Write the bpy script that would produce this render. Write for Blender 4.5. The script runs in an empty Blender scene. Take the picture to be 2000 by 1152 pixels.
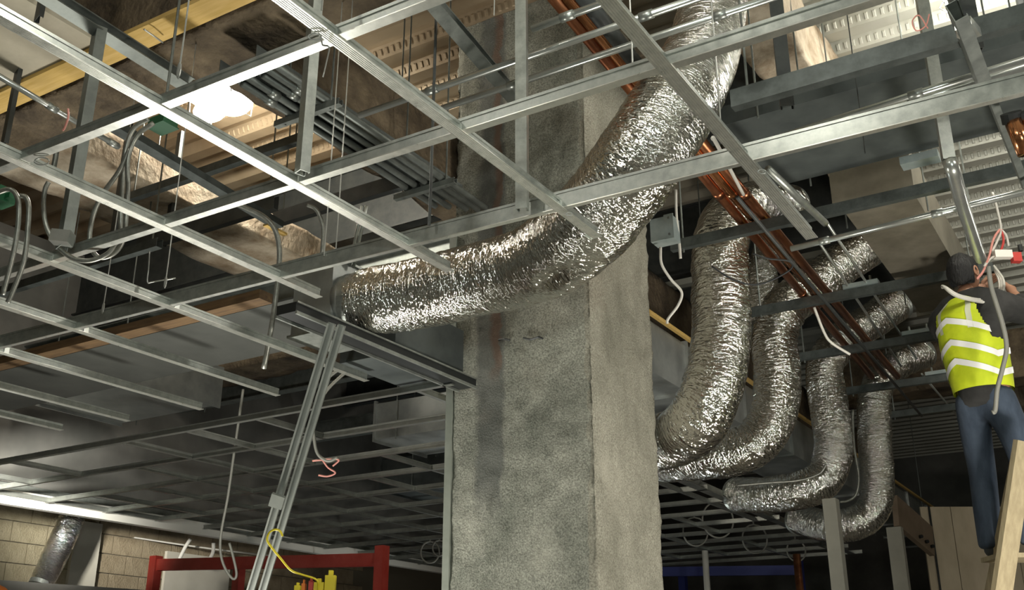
import bpy, bmesh, math, random
from mathutils import Vector, noise
random.seed(7)
scene = bpy.context.scene
col = scene.collection

# ------------------------------------------------------------------ camera
EYE = 1.6
FPX, CX, CY = 2046.0, 1000.0, 576.0
PITCH = math.atan(779 / FPX)
YAW = math.radians(31.7)
cam_d = bpy.data.cameras.new('camera')
cam_d.sensor_width = 36.0
cam_d.lens = FPX / 2000 * 36
cam_d.clip_start = 0.05
cam = bpy.data.objects.new('camera', cam_d)
col.objects.link(cam)
cam.location = (0, 0, EYE)
cam.rotation_euler = (math.pi / 2 + PITCH, 0, YAW)
scene.camera = cam

# ------------------------------------------------------------------ world, lights, exposure
w = bpy.data.worlds.new('world')
scene.world = w
w.use_nodes = True
w.node_tree.nodes['Background'].inputs[0].default_value = (0.9, 1.0, 0.95, 1)
w.node_tree.nodes['Background'].inputs[1].default_value = 0.004
scene.view_settings.view_transform = 'Standard'
scene.view_settings.look = 'None'
scene.view_settings.gamma = 1
scene.view_settings.use_curve_mapping = False
scene.view_settings.exposure = 0.0
try:
    scene.cycles.max_bounces = 5
    scene.cycles.sample_clamp_indirect = 4
    scene.cycles.sample_clamp_direct = 0
except Exception:
    pass

# ------------------------------------------------------------------ geometry of the place
fh = Vector((-math.sin(YAW), math.cos(YAW), 0))
RT = Vector((math.cos(YAW), math.sin(YAW), 0))
ZU = Vector((0, 0, 1))
FW = fh * math.cos(PITCH) + ZU * math.sin(PITCH)
UP = -fh * math.sin(PITCH) + ZU * math.cos(PITCH)
EY = Vector((0, 0, EYE))
def ray(u, v): return FW + RT * ((u - CX) / FPX) + UP * ((CY - v) / FPX)
def Pz(u, v, z): d = ray(u, v); return d * (z / d.z) + EY        # z above eye level
def Pd(u, v, dep): return ray(u, v) * dep + EY
def Px(u, v, x): d = ray(u, v); return d * (x / d.x) + EY
def Py(u, v, y): d = ray(u, v); return d * (y / d.y) + EY
GR = 1.5                 # ceiling grid above eye level
G = EYE + GR             # 3.1 m
DECK = EYE + 3.85        # 5.45 m

# ------------------------------------------------------------------ materials
MATS = {}
def M(name, c1, c2=None, scale=6.0, metal=0.0, rough=0.6, bump=0.0, bscale=40.0, stretch=(1, 1, 1), emit=None, estr=0, detail=4, rvar=0.0, ramp=(0.35, 0.65), spec=0.5):
    if name in MATS: return MATS[name]
    m = bpy.data.materials.new(name); m.use_nodes = True
    nt = m.node_tree; b = nt.nodes['Principled BSDF']
    b.inputs['Metallic'].default_value = metal
    b.inputs['Roughness'].default_value = rough
    b.inputs['Specular IOR Level'].default_value = spec
    b.inputs['Base Color'].default_value = (*c1, 1)
    tc = nt.nodes.new('ShaderNodeTexCoord'); mp = nt.nodes.new('ShaderNodeMapping')
    mp.inputs['Scale'].default_value = stretch
    nt.links.new(tc.outputs['Object'], mp.inputs['Vector'])
    if c2 is not None:
        n = nt.nodes.new('ShaderNodeTexNoise'); n.inputs['Scale'].default_value = scale; n.inputs['Detail'].default_value = detail
        n.inputs['Roughness'].default_value = 0.65
        r = nt.nodes.new('ShaderNodeValToRGB')
        r.color_ramp.elements[0].position = ramp[0]; r.color_ramp.elements[1].position = ramp[1]
        r.color_ramp.elements[0].color = (*c1, 1); r.color_ramp.elements[1].color = (*c2, 1)
        nt.links.new(mp.outputs[0], n.inputs['Vector']); nt.links.new(n.outputs[0], r.inputs[0]); nt.links.new(r.outputs[0], b.inputs['Base Color'])
        if rvar:
            mr = nt.nodes.new('ShaderNodeMapRange'); mr.inputs['To Min'].default_value = rough - rvar; mr.inputs['To Max'].default_value = rough + rvar
            nt.links.new(n.outputs[0], mr.inputs['Value']); nt.links.new(mr.outputs[0], b.inputs['Roughness'])
    if bump:
        n2 = nt.nodes.new('ShaderNodeTexNoise'); n2.inputs['Scale'].default_value = bscale; n2.inputs['Detail'].default_value = 5
        bp = nt.nodes.new('ShaderNodeBump'); bp.inputs['Strength'].default_value = bump; bp.inputs['Distance'].default_value = 0.02
        nt.links.new(mp.outputs[0], n2.inputs['Vector']); nt.links.new(n2.outputs[0], bp.inputs['Height']); nt.links.new(bp.outputs[0], b.inputs['Normal'])
    if emit:
        b.inputs['Emission Color'].default_value = (*emit, 1); b.inputs['Emission Strength'].default_value = estr
    MATS[name] = m
    return m

GALV = M('galvanised', (0.32, 0.345, 0.32), (0.44, 0.465, 0.43), 25, metal=0.75, rough=0.38, rvar=0.08)
GALVF = M('galvanised flange', (0.64, 0.66, 0.61), (0.76, 0.77, 0.71), 30, metal=0.85, rough=0.29, rvar=0.05)  # lighter copy for tee undersides; their lit look is partly in the colour
GALVD = M('dull steel', (0.14, 0.155, 0.145), (0.22, 0.24, 0.22), 12, metal=0.55, rough=0.5, rvar=0.1)
FARG = M('far tee steel', (0.26, 0.27, 0.25), (0.34, 0.35, 0.32), 9, metal=0.75, rough=0.36)
BLKST = M('black steel', (0.035, 0.04, 0.04), (0.06, 0.065, 0.06), 10, metal=0.2, rough=0.55)
STRUT = M('strut steel', (0.06, 0.07, 0.066), (0.10, 0.115, 0.11), 14, metal=0.5, rough=0.5)
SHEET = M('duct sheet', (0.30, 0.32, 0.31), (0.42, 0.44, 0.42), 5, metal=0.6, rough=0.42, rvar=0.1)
SHEET_SHADE = M('duct sheet dark', (0.06, 0.07, 0.07), (0.10, 0.115, 0.11), 4, metal=0.4, rough=0.55, rvar=0.1)  # shaded copy of the duct sheet, the shade put into its colour
BULK = M('grey soffit sheet', (0.055, 0.058, 0.052), (0.075, 0.078, 0.07), 3, metal=0.0, rough=0.75)
EMT = M('emt conduit', (0.55, 0.58, 0.55), (0.68, 0.71, 0.67), 8, metal=0.85, rough=0.28)
MC = M('armoured cable', (0.24, 0.25, 0.22), (0.36, 0.36, 0.32), 40, metal=0.7, rough=0.4)
COPPER = M('copper', (0.42, 0.16, 0.07), (0.78, 0.36, 0.17), 7, metal=1.0, rough=0.2, stretch=(1, 0.25, 1), rvar=0.08)
COPPERD = M('copper dull', (0.26, 0.095, 0.05), (0.55, 0.23, 0.11), 9, metal=0.95, rough=0.3, stretch=(1, 0.3, 1))
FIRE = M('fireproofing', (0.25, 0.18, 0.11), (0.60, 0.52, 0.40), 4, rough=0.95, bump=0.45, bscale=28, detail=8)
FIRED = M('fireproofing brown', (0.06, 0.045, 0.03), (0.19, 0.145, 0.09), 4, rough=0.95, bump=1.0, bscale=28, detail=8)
BEIGE = M('beige board', (0.46, 0.42, 0.32), (0.56, 0.51, 0.40), 3, rough=0.85, bump=0.1, bscale=20)
YWOOD = M('yellow wood', (0.58, 0.38, 0.10), (0.70, 0.48, 0.17), 5, rough=0.7, stretch=(0.6, 8, 8), bump=0.15, bscale=10)
WOOD = M('ladder wood', (0.34, 0.28, 0.17), (0.44, 0.37, 0.23), 7, rough=0.7, stretch=(6, 6, 0.6))
BEDGE = M('brown timber', (0.10, 0.06, 0.03), (0.18, 0.11, 0.05), 6, rough=0.75, stretch=(0.6, 8, 8))
BLACK = M('black plastic', (0.012, 0.014, 0.014), rough=0.5)
WHITEC = M('white cable', (0.62, 0.60, 0.54), rough=0.45)
GREYC = M('grey cable', (0.24, 0.24, 0.21), rough=0.45)
REDC = M('red wire', (0.55, 0.06, 0.05), rough=0.45)
PINKC = M('pink wire', (0.70, 0.30, 0.25), rough=0.45)
WIRE = M('hanger wire', (0.45, 0.46, 0.43), metal=0.7, rough=0.4)
GREEN = M('green box', (0.006, 0.085, 0.03), rough=0.5)
BOXG = M('galvanised box', (0.30, 0.37, 0.37), (0.40, 0.46, 0.45), 12, metal=0.5, rough=0.4)
RED = M('red paint', (0.26, 0.02, 0.012), (0.34, 0.045, 0.03), 6, rough=0.5, bump=0.05)
BLUE = M('blue paint', (0.02, 0.03, 0.16), rough=0.5)
YEL = M('yellow plastic', (0.80, 0.66, 0.03), rough=0.4)
ORANGE = M('orange plastic', (0.85, 0.24, 0.04), rough=0.4)
WHITEP = M('white paint', (0.85, 0.83, 0.76), rough=0.45)
DRYW = M('drywall', (0.52, 0.49, 0.41), (0.58, 0.55, 0.47), 2, rough=0.9)
MORTAR = M('mortar', (0.16, 0.14, 0.10), rough=0.95)
FLOORM = M('floor concrete', (0.22, 0.21, 0.18), (0.32, 0.30, 0.26), 2, rough=0.8)
WALLD = M('dark wall', (0.10, 0.10, 0.09), (0.16, 0.155, 0.14), 1.5, rough=0.9)
PLY = M('plywood', (0.42, 0.35, 0.24), (0.55, 0.47, 0.34), 2.5, rough=0.8, stretch=(1, 1, 0.4))

def foil_mat(name='foil', k=1.0, st=0.85, dist=0.010):
    m = bpy.data.materials.new(name); m.use_nodes = True
    nt = m.node_tree; b = nt.nodes['Principled BSDF']; L = nt.links.new
    b.inputs['Metallic'].default_value = 1.0; b.inputs['Roughness'].default_value = 0.085
    uv = nt.nodes.new('ShaderNodeUVMap'); uv.uv_map = 'UVMap'
    tc = nt.nodes.new('ShaderNodeTexCoord')
    n0 = nt.nodes.new('ShaderNodeTexNoise'); n0.inputs['Scale'].default_value = 3.0
    L(tc.outputs['Object'], n0.inputs['Vector'])
    r = nt.nodes.new('ShaderNodeValToRGB')
    r.color_ramp.elements[0].color = (0.72, 0.72, 0.68, 1); r.color_ramp.elements[1].color = (0.92, 0.91, 0.86, 1)
    L(n0.outputs[0], r.inputs[0]); L(r.outputs[0], b.inputs['Base Color'])
    def layer(sx, sy, rot, kind):
        mp = nt.nodes.new('ShaderNodeMapping'); mp.inputs['Scale'].default_value = (sx, sy, 1); mp.inputs['Rotation'].default_value = (0, 0, rot); L(uv.outputs[0], mp.inputs['Vector'])
        if kind == 'v':
            v = nt.nodes.new('ShaderNodeTexVoronoi'); v.inputs['Scale'].default_value = 1.0; v.inputs['Randomness'].default_value = 1.0; L(mp.outputs[0], v.inputs['Vector']); return v.outputs['Distance']
        n = nt.nodes.new('ShaderNodeTexNoise'); n.inputs['Scale'].default_value = 1.0; n.inputs['Detail'].default_value = 3; n.inputs['Distortion'].default_value = 0.6; L(mp.outputs[0], n.inputs['Vector']); return n.outputs[0]
    def add(a_, b_, k):
        x = nt.nodes.new('ShaderNodeMath'); x.operation = 'MULTIPLY_ADD'; L(b_, x.inputs[0]); x.inputs[1].default_value = k; L(a_, x.inputs[2]); return x.outputs[0]
    h = layer(9 * k, 34 * k, 0.25, 'v'); h = add(h, layer(10 * k, 30 * k, -0.3, 'v'), 0.8); h = add(h, layer(26 * k, 70 * k, 0.1, 'v'), 0.55); h = add(h, layer(16 * k, 60 * k, 0.0, 'n'), 0.9)
    bp = nt.nodes.new('ShaderNodeBump'); bp.inputs['Strength'].default_value = st; bp.inputs['Distance'].default_value = dist
    L(h, bp.inputs['Height']); L(bp.outputs[0], b.inputs['Normal'])
    return m
FOIL = foil_mat()
FOILA = foil_mat('foil fine', 1.35, 0.7, 0.008)

def column_mat():
    m = bpy.data.materials.new('column concrete'); m.use_nodes = True
    nt = m.node_tree; b = nt.nodes['Principled BSDF']; b.inputs['Roughness'].default_value = 0.92
    L = nt.links.new
    tc = nt.nodes.new('ShaderNodeTexCoord')
    def noi(sc, det=6, stretch=(1, 1, 1), ro=0.6):
        mp = nt.nodes.new('ShaderNodeMapping'); mp.inputs['Scale'].default_value = stretch; L(tc.outputs['Object'], mp.inputs['Vector'])
        n = nt.nodes.new('ShaderNodeTexNoise'); n.inputs['Scale'].default_value = sc; n.inputs['Detail'].default_value = det; n.inputs['Roughness'].default_value = ro
        L(mp.outputs[0], n.inputs['Vector']); return n.outputs[0]
    def ramp(src, p0, p1, c0, c1):
        r = nt.nodes.new('ShaderNodeValToRGB'); r.color_ramp.elements[0].position = p0; r.color_ramp.elements[1].position = p1
        r.color_ramp.elements[0].color = (*c0, 1); r.color_ramp.elements[1].color = (*c1, 1); L(src, r.inputs[0]); return r.outputs[0]
    def mix(fac, a, bb, mode='MIX'):
        x = nt.nodes.new('ShaderNodeMix'); x.data_type = 'RGBA'; x.blend_type = mode
        if isinstance(fac, float): x.inputs[0].default_value = fac
        else: L(fac, x.inputs[0])
        for i, s in ((6, a), (7, bb)):
            if isinstance(s, tuple): x.inputs[i].default_value = (*s, 1)
            else: L(s, x.inputs[i])
        return x.outputs[2]
    def math_(op, a, bb=0.0):
        x = nt.nodes.new('ShaderNodeMath'); x.operation = op; x.use_clamp = op in ('MULTIPLY',)
        for i, s in ((0, a), (1, bb)):
            if isinstance(s, float): x.inputs[i].default_value = s
            else: L(s, x.inputs[i])
        return x.outputs[0]
    def sm(v, a, bb):
        x = nt.nodes.new('ShaderNodeMapRange'); x.interpolation_type = 'SMOOTHSTEP'; x.inputs['From Min'].default_value = a; x.inputs['From Max'].default_value = bb
        L(v, x.inputs['Value']); return x.outputs[0]
    base = ramp(noi(3.0, 8, (1, 1, 0.7)), 0.32, 0.68, (0.18, 0.19, 0.155), (0.40, 0.40, 0.335))
    fine = ramp(noi(120, 5), 0.36, 0.64, (0.42, 0.42, 0.42), (1.35, 1.35, 1.35))
    base = mix(0.8, base, fine, 'MULTIPLY')
    pale = ramp(noi(2.2, 5), 0.58, 0.72, (0, 0, 0), (1, 1, 1))
    base = mix(math_('MULTIPLY', pale, 0.5), base, (0.50, 0.49, 0.41))
    sp = nt.nodes.new('ShaderNodeSeparateXYZ'); L(tc.outputs['Object'], sp.inputs[0])
    wob = math_('MULTIPLY', math_('SUBTRACT', noi(5, 4, (1, 1, 1)), 0.5), 0.16)
    wob = nt.nodes.new('ShaderNodeMath'); wob.operation = 'MULTIPLY_ADD'
    L(noi(6, 5), wob.inputs[0]); wob.inputs[1].default_value = 0.12; wob.inputs[2].default_value = -0.06
    xx = math_('ADD', sp.outputs[0], wob.outputs[0])
    # dark damp streak on the face towards the camera (object x measured from column centre)
    front = sm(sp.outputs[1], -0.30, -0.34)
    f2 = nt.nodes.new('ShaderNodeMath'); f2.operation = 'LESS_THAN'; L(sp.outputs[1], f2.inputs[0]); f2.inputs[1].default_value = -0.34
    s1 = math_('MULTIPLY', sm(xx, -0.28, -0.23), math_('SUBTRACT', 1.0, sm(xx, -0.10, -0.07)))
    hz = math_('MULTIPLY', sm(sp.outputs[2], 2.35, 2.65), 1.0)
    s1 = math_('MULTIPLY', math_('MULTIPLY', s1, f2.outputs[0]), hz)
    streak = math_('MULTIPLY', s1, 0.8)
    base = mix(streak, base, (0.11, 0.115, 0.105))
    s2 = math_('MULTIPLY', sm(xx, -0.175, -0.14), math_('SUBTRACT', 1.0, sm(xx, -0.115, -0.10)))
    s2 = math_('MULTIPLY', math_('MULTIPLY', s2, f2.outputs[0]), sm(sp.outputs[2], 3.1, 3.3))
    base = mix(math_('MULTIPLY', s2, 0.7), base, (0.16, 0.09, 0.055))
    rust = ramp(noi(1.6, 6), 0.62, 0.75, (0, 0, 0), (1, 1, 1))
    base = mix(math_('MULTIPLY', rust, 0.18), base, (0.20, 0.13, 0.085))
    # the right-hand face is blended towards a warmer tan
    side = nt.nodes.new('ShaderNodeMath'); side.operation = 'GREATER_THAN'; L(xx, side.inputs[0]); side.inputs[1].default_value = 0.40
    base = mix(math_('MULTIPLY', side.outputs[0], 0.18), base, (0.40, 0.33, 0.23))
    L(base, b.inputs['Base Color'])
    bp = nt.nodes.new('ShaderNodeBump'); bp.inputs['Strength'].default_value = 0.6; bp.inputs['Distance'].default_value = 0.010
    h = math_('ADD', noi(110, 6), noi(22, 6)); L(h, bp.inputs['Height']); L(bp.outputs[0], b.inputs['Normal'])
    return m
COLM = column_mat()

def deck_mat():
    m = bpy.data.materials.new('deck'); m.use_nodes = True
    nt = m.node_tree; b = nt.nodes['Principled BSDF']; L = nt.links.new
    b.inputs['Metallic'].default_value = 0.35; b.inputs['Roughness'].default_value = 0.5
    g = nt.nodes.new('ShaderNodeNewGeometry'); sp = nt.nodes.new('ShaderNodeSeparateXYZ'); L(g.outputs['Position'], sp.inputs[0])
    n = nt.nodes.new('ShaderNodeTexNoise'); n.inputs['Scale'].default_value = 1.2; n.inputs['Detail'].default_value = 6; L(g.outputs['Position'], n.inputs['Vector'])
    # overspray: brown film over the bays left of the column, clean zinc on the others
    mr = nt.nodes.new('ShaderNodeMapRange'); mr.inputs['From Min'].default_value = -1.4; mr.inputs['From Max'].default_value = -2.6; L(sp.outputs[0], mr.inputs['Value'])
    my = nt.nodes.new('ShaderNodeMapRange'); my.inputs['From Min'].default_value = 9.0; my.inputs['From Max'].default_value = 6.0; L(sp.outputs[1], my.inputs['Value'])
    mu = nt.nodes.new('ShaderNodeMath'); mu.operation = 'MULTIPLY'; L(mr.outputs[0], mu.inputs[0]); L(my.outputs[0], mu.inputs[1])
    r1 = nt.nodes.new('ShaderNodeValToRGB'); r1.color_ramp.elements[0].color = (0.17, 0.12, 0.07, 1); r1.color_ramp.elements[1].color = (0.38, 0.31, 0.21, 1)
    r1.color_ramp.elements[0].position = 0.35; r1.color_ramp.elements[1].position = 0.65
    r2 = nt.nodes.new('ShaderNodeValToRGB'); r2.color_ramp.elements[0].color = (0.36, 0.36, 0.31, 1); r2.color_ramp.elements[1].color = (0.52, 0.52, 0.45, 1)
    L(n.outputs[0], r1.inputs[0]); L(n.outputs[0], r2.inputs[0])
    x = nt.nodes.new('ShaderNodeMix'); x.data_type = 'RGBA'; L(mu.outputs[0], x.inputs[0]); L(r2.outputs[0], x.inputs[6]); L(r1.outputs[0], x.inputs[7])
    L(x.outputs[2], b.inputs['Base Color'])
    wv = nt.nodes.new('ShaderNodeTexWave'); wv.bands_direction = 'X'; wv.inputs['Scale'].default_value = 5.0; wv.inputs['Distortion'].default_value = 0.0
    L(g.outputs['Position'], wv.inputs['Vector'])
    sn = nt.nodes.new('ShaderNodeSeparateXYZ'); L(g.outputs['True Normal'], sn.inputs[0])
    ab = nt.nodes.new('ShaderNodeMath'); ab.operation = 'ABSOLUTE'; L(sn.outputs[1], ab.inputs[0])
    gt = nt.nodes.new('ShaderNodeMath'); gt.operation = 'GREATER_THAN'; L(ab.outputs[0], gt.inputs[0]); gt.inputs[1].default_value = 0.5
    hm = nt.nodes.new('ShaderNodeMath'); hm.operation = 'MULTIPLY'; L(wv.outputs[0], hm.inputs[0]); L(gt.outputs[0], hm.inputs[1])
    bp = nt.nodes.new('ShaderNodeBump'); bp.inputs['Strength'].default_value = 0.06; bp.inputs['Distance'].default_value = 0.008; L(hm.outputs[0], bp.inputs['Height'])
    L(bp.outputs[0], b.inputs['Normal'])
    return m
DECKM = deck_mat()

# ------------------------------------------------------------------ mesh helpers
class MB:
    def __init__(s): s.v = []; s.f = []; s.uv = None
    def add(s, vs, fs):
        o = len(s.v); s.v += [Vector(p) for p in vs]; s.f += [tuple(i + o for i in f) for f in fs]; return s
    def box(s, a, b):
        (x0, y0, z0), (x1, y1, z1) = a, b
        return s.add([(x0,y0,z0),(x1,y0,z0),(x1,y1,z0),(x0,y1,z0),(x0,y0,z1),(x1,y0,z1),(x1,y1,z1),(x0,y1,z1)],
              [(0,3,2,1),(4,5,6,7),(0,1,5,4),(1,2,6,5),(2,3,7,6),(3,0,4,7)])
    def bar(s, p0, p1, wd, ht, up=(0, 0, 1), off=(0, 0)):
        p0 = Vector(p0); p1 = Vector(p1); d = (p1 - p0).normalized(); u = Vector(up)
        sd = d.cross(u)
        if sd.length < 1e-4: sd = d.cross(Vector((1, 0, 0)))
        sd.normalize(); u = sd.cross(d).normalized()
        c = sd * off[0] + u * off[1]; a = sd * (wd / 2); bb = u * (ht / 2)
        vs = [p + c + i * a + j * bb for p in (p0, p1) for i, j in ((-1,-1),(1,-1),(1,1),(-1,1))]
        return s.add(vs, [(0,1,2,3),(7,6,5,4),(0,4,5,1),(1,5,6,2),(2,6,7,3),(3,7,4,0)])
    def profile(s, prof, p0, p1, up=(0, 0, 1), closed=True):
        """extrude a 2-D profile (side, up) from p0 to p1"""
        p0 = Vector(p0); p1 = Vector(p1); d = (p1 - p0).normalized(); u = Vector(up)
        sd = d.cross(u)
        if sd.length < 1e-4: sd = d.cross(Vector((1, 0, 0)))
        sd.normalize(); u = sd.cross(d).normalized(); n = len(prof)
        vs = [p + sd * a + u * b for p in (p0, p1) for a, b in prof]
        fs = [(i, (i + 1) % n, n + (i + 1) % n, n + i) for i in range(n if closed else n - 1)]
        if closed: fs += [tuple(range(n - 1, -1, -1)), tuple(range(n, 2 * n))]
        return s.add(vs, fs)
    def tube(s, pts, r, seg=8, cap=True, closed=False):
        pts = [Vector(p) for p in pts]; n = len(pts)
        rs = r if isinstance(r, (list, tuple)) else [r] * n
        t0 = (pts[1] - pts[0]).normalized(); a = t0.orthogonal().normalized(); vs = []
        for i, p in enumerate(pts):
            t = (pts[min(i + 1, n - 1)] - pts[max(i - 1, 0)])
            t = t.normalized() if t.length > 1e-9 else t0
            a = (a - t * a.dot(t)).normalized(); b = t.cross(a)
            for k in range(seg):
                an = 2 * math.pi * k / seg
                vs.append(p + (a * math.cos(an) + b * math.sin(an)) * rs[i])
        fs = [(i * seg + k, i * seg + (k + 1) % seg, (i + 1) * seg + (k + 1) % seg, (i + 1) * seg + k) for i in range(n - 1) for k in range(seg)]
        if cap: fs += [tuple(range(seg - 1, -1, -1)), tuple((n - 1) * seg + k for k in range(seg))]
        return s.add(vs, fs)
    def ellipsoid(s, c, r, nu=20, nv=12, fn=None):
        c = Vector(c); vs = [c + Vector((0, 0, -r[2]))]
        for j in range(1, nv):
            th = -math.pi / 2 + math.pi * j / nv
            for i in range(nu):
                ph = 2 * math.pi * i / nu
                q = Vector((math.cos(th) * math.cos(ph), math.cos(th) * math.sin(ph), math.sin(th)))
                k = fn(q) if fn else 1
                vs.append(c + Vector((q.x * r[0], q.y * r[1], q.z * r[2])) * k)
        vs.append(c + Vector((0, 0, r[2]))); t = len(vs) - 1
        fs = [(0, 1 + (i + 1) % nu, 1 + i) for i in range(nu)]
        for j in range(nv - 2):
            for i in range(nu):
                a = 1 + j * nu + i; b = 1 + j * nu + (i + 1) % nu
                fs.append((a, b, b + nu, a + nu))
        fs += [(t, 1 + (nv - 2) * nu + i, 1 + (nv - 2) * nu + (i + 1) % nu) for i in range(nu)]
        return s.add(vs, fs)
    def build(s, name, mat, parent=None, smooth=False, origin=None):
        off = Vector((0, 0, 0)); p = parent
        while p is not None: off += p.location; p = p.parent
        if parent is None:
            lo = Vector((min(q.x for q in s.v), min(q.y for q in s.v), min(q.z for q in s.v))); hi = Vector((max(q.x for q in s.v), max(q.y for q in s.v), max(q.z for q in s.v)))
            off = Vector(origin) if origin is not None else Vector(((lo.x + hi.x) / 2, (lo.y + hi.y) / 2, lo.z))
        me = bpy.data.meshes.new(name); me.from_pydata([tuple(q - off) for q in s.v], [], s.f)
        if s.uv:
            ul = me.uv_layers.new(name='UVMap')
            for lp in me.loops: ul.data[lp.index].uv = s.uv[lp.vertex_index]
        me.materials.append(mat)
        if smooth: me.polygons.foreach_set('use_smooth', [True] * len(me.polygons))
        me.update()
        o = bpy.data.objects.new(name, me); col.objects.link(o)
        if parent is None: o.location = off
        else: o.parent = parent
        return o
def tag(o, label=None, cat=None, group=None, kind=None):
    if label: o['label'] = label
    if cat: o['category'] = cat
    if group: o['group'] = group
    if kind: o['kind'] = kind
    return o
def thing(name, loc, label=None, cat=None, group=None, kind=None):
    o = bpy.data.objects.new(name, None); o.empty_display_size = 0.05; col.objects.link(o); o.location = loc
    return tag(o, label, cat, group, kind)
def smoothpath(pts, n=8):
    """Catmull-Rom through tuples of any length"""
    P = [list(p) for p in pts]; P = [[2 * a - b for a, b in zip(P[0], P[1])]] + P + [[2 * a - b for a, b in zip(P[-1], P[-2])]]
    out = []
    for i in range(1, len(P) - 2):
        for k in range(n):
            t = k / n
            out.append([0.5 * ((2 * b) + (-a + c) * t + (2 * a - 5 * b + 4 * c - d) * t * t + (-a + 3 * b - 3 * c + d) * t ** 3)
                        for a, b, c, d in zip(P[i - 1], P[i], P[i + 1], P[i + 2])])
    out.append(P[-2]); return out
def cable(name, pts, r, mat, label, cat='cable', group=None, seg=7, n=7, parent=None):
    pp = [Vector(q) for q in smoothpath([tuple(p) for p in pts], n)]
    o = MB().tube(pp, r, seg).build(name, mat, parent, smooth=True)
    return tag(o, label, cat, group) if parent is None else o

# ================================================================== the setting
tag(MB().box((-12, -5, -0.15), (6, 19, 0)).build('floor', FLOORM), kind='structure')
tag(MB().box((-12, 19, 0), (6, 19.2, DECK + 0.2)).build('wall_back', WALLD), kind='structure')
tag(MB().box((5, -5, 0), (5.2, 19, DECK + 0.2)).build('wall_right', WALLD), kind='structure')
tag(MB().box((-12, -5.2, 0), (6, -5, DECK + 0.2)).build('wall_front', WALLD), kind='structure')

# block wall on the far left: backing plus single blocks where the photo shows them
wl = thing('wall_left', (-9.7, 8, 0), kind='structure')
MB().box((-9.9, -5, 0), (-9.7, 19, DECK + 0.2)).build('mortar_backing', MORTAR, wl)
blk = None
BLOCKM = [M('block a', (0.36, 0.31, 0.20), (0.46, 0.40, 0.27), 9, rough=0.95, bump=0.5, bscale=60), M('block b', (0.24, 0.19, 0.12), (0.33, 0.27, 0.18), 9, rough=0.95, bump=0.5, bscale=60)]
for r in range(8):
    for c in range(17):
        y = 4.9 + c * 0.40 + (0.2 if r % 2 else 0); z = 2.2 + r * 0.20
        if blk is None:
            blk = []
            for bm_ in BLOCKM:
                b = MB().box((-9.7, -0.195, 0), (-9.668, 0.195, 0.19))
                me = bpy.data.meshes.new('block'); me.from_pydata([(q.x + 9.7, q.y, q.z) for q in b.v], [], b.f); me.materials.append(bm_); blk.append(me)
        tanw = noise.noise(Vector((y * 0.6, z * 0.8, 3.1))) + (0.3 if y < 7.2 else -0.35)
        o = bpy.data.objects.new('block', blk[0 if tanw > 0 else 1]); col.objects.link(o); o.parent = wl
        o.location = (random.uniform(-0.004, 0.004), y - 8, z)

# corrugated steel deck: separate sheets, ribs running along X
ceil = thing('ceiling', (-3, 7, DECK), kind='structure')
PIT = 0.25
for k in range(24):
    y0 = -5 + k * 4 * PIT
    mb = MB(); prof = []
    for j in range(4):
        a = y0 + j * PIT
        prof += [(a, 0.0), (a + 0.09, 0.0), (a + 0.125, 0.075), (a + 0.215, 0.075)]
    prof.append((y0 + 4 * PIT, 0.0))
    n = len(prof)
    mb.add([(x, y, DECK + z) for x in (-12, 6) for y, z in prof], [(i, i + 1, n + i + 1, n + i) for i in range(n - 1)])
    mb.build('deck_sheet', DECKM, ceil)

EMBM = M('deck emboss', (0.48, 0.48, 0.42), (0.56, 0.56, 0.50), 4, metal=0.4, rough=0.45)
for (xa, xb, ya, yb) in ((-1.9, 1.2, 4.2, 10.5), (-5.4, -2.2, 3.6, 6.2)):
    mb = MB(); k0 = int((ya + 5) / PIT)
    while -5 + k0 * PIT < yb:
        yc = -5 + k0 * PIT + 0.2325; n_ = Vector((0, -0.906, -0.423)); s_ = Vector((0, 0.423, -0.906)); x = xa
        while x < xb:
            c = Vector((x, yc, DECK + 0.0375)); a_ = Vector((0.011, 0, 0)); b_ = s_ * 0.024; t_ = n_ * 0.006
            mb.add([c - a_ - b_, c + a_ - b_, c + a_ + b_, c - a_ + b_, c - a_ * .6 - b_ * .7 + t_, c + a_ * .6 - b_ * .7 + t_, c + a_ * .6 + b_ * .7 + t_, c - a_ * .6 + b_ * .7 + t_], [(4,5,6,7),(0,1,5,4),(1,2,6,5),(2,3,7,6),(3,0,4,7)])
            x += 0.048
        k0 += 1
    tag(mb.build('deck_embossing', EMBM if xa > -2 else DECKM, ceil), kind='stuff')
# wall angle along the far left edge of the ceiling
t1 = thing('trim_1', (-8.05, 8, G - 0.03), kind='structure')
MB().profile([(-0.06, 0), (0.02, 0), (0.02, 0.12), (0.012, 0.12), (0.012, 0.008), (-0.06, 0.008)], (-8.05, 1.0, G - 0.05), (-8.05, 18, G - 0.05)).build('angle', WHITEP, t1)
MB().box((-8.16, 1.0, G + 0.06), (-8.072, 18, G + 0.13)).build('back_channel', GALV, t1)

tag(MB().box((-8.22, 0.5, G + 0.075), (-8.165, 18.5, DECK - 0.002)).build('bulkhead_wall', WALLD), 'dark bulkhead closing the void above the white trim at lower left', 'bulkhead')  # added dark sheet that hides the lit wall where the void is in shade

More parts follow.
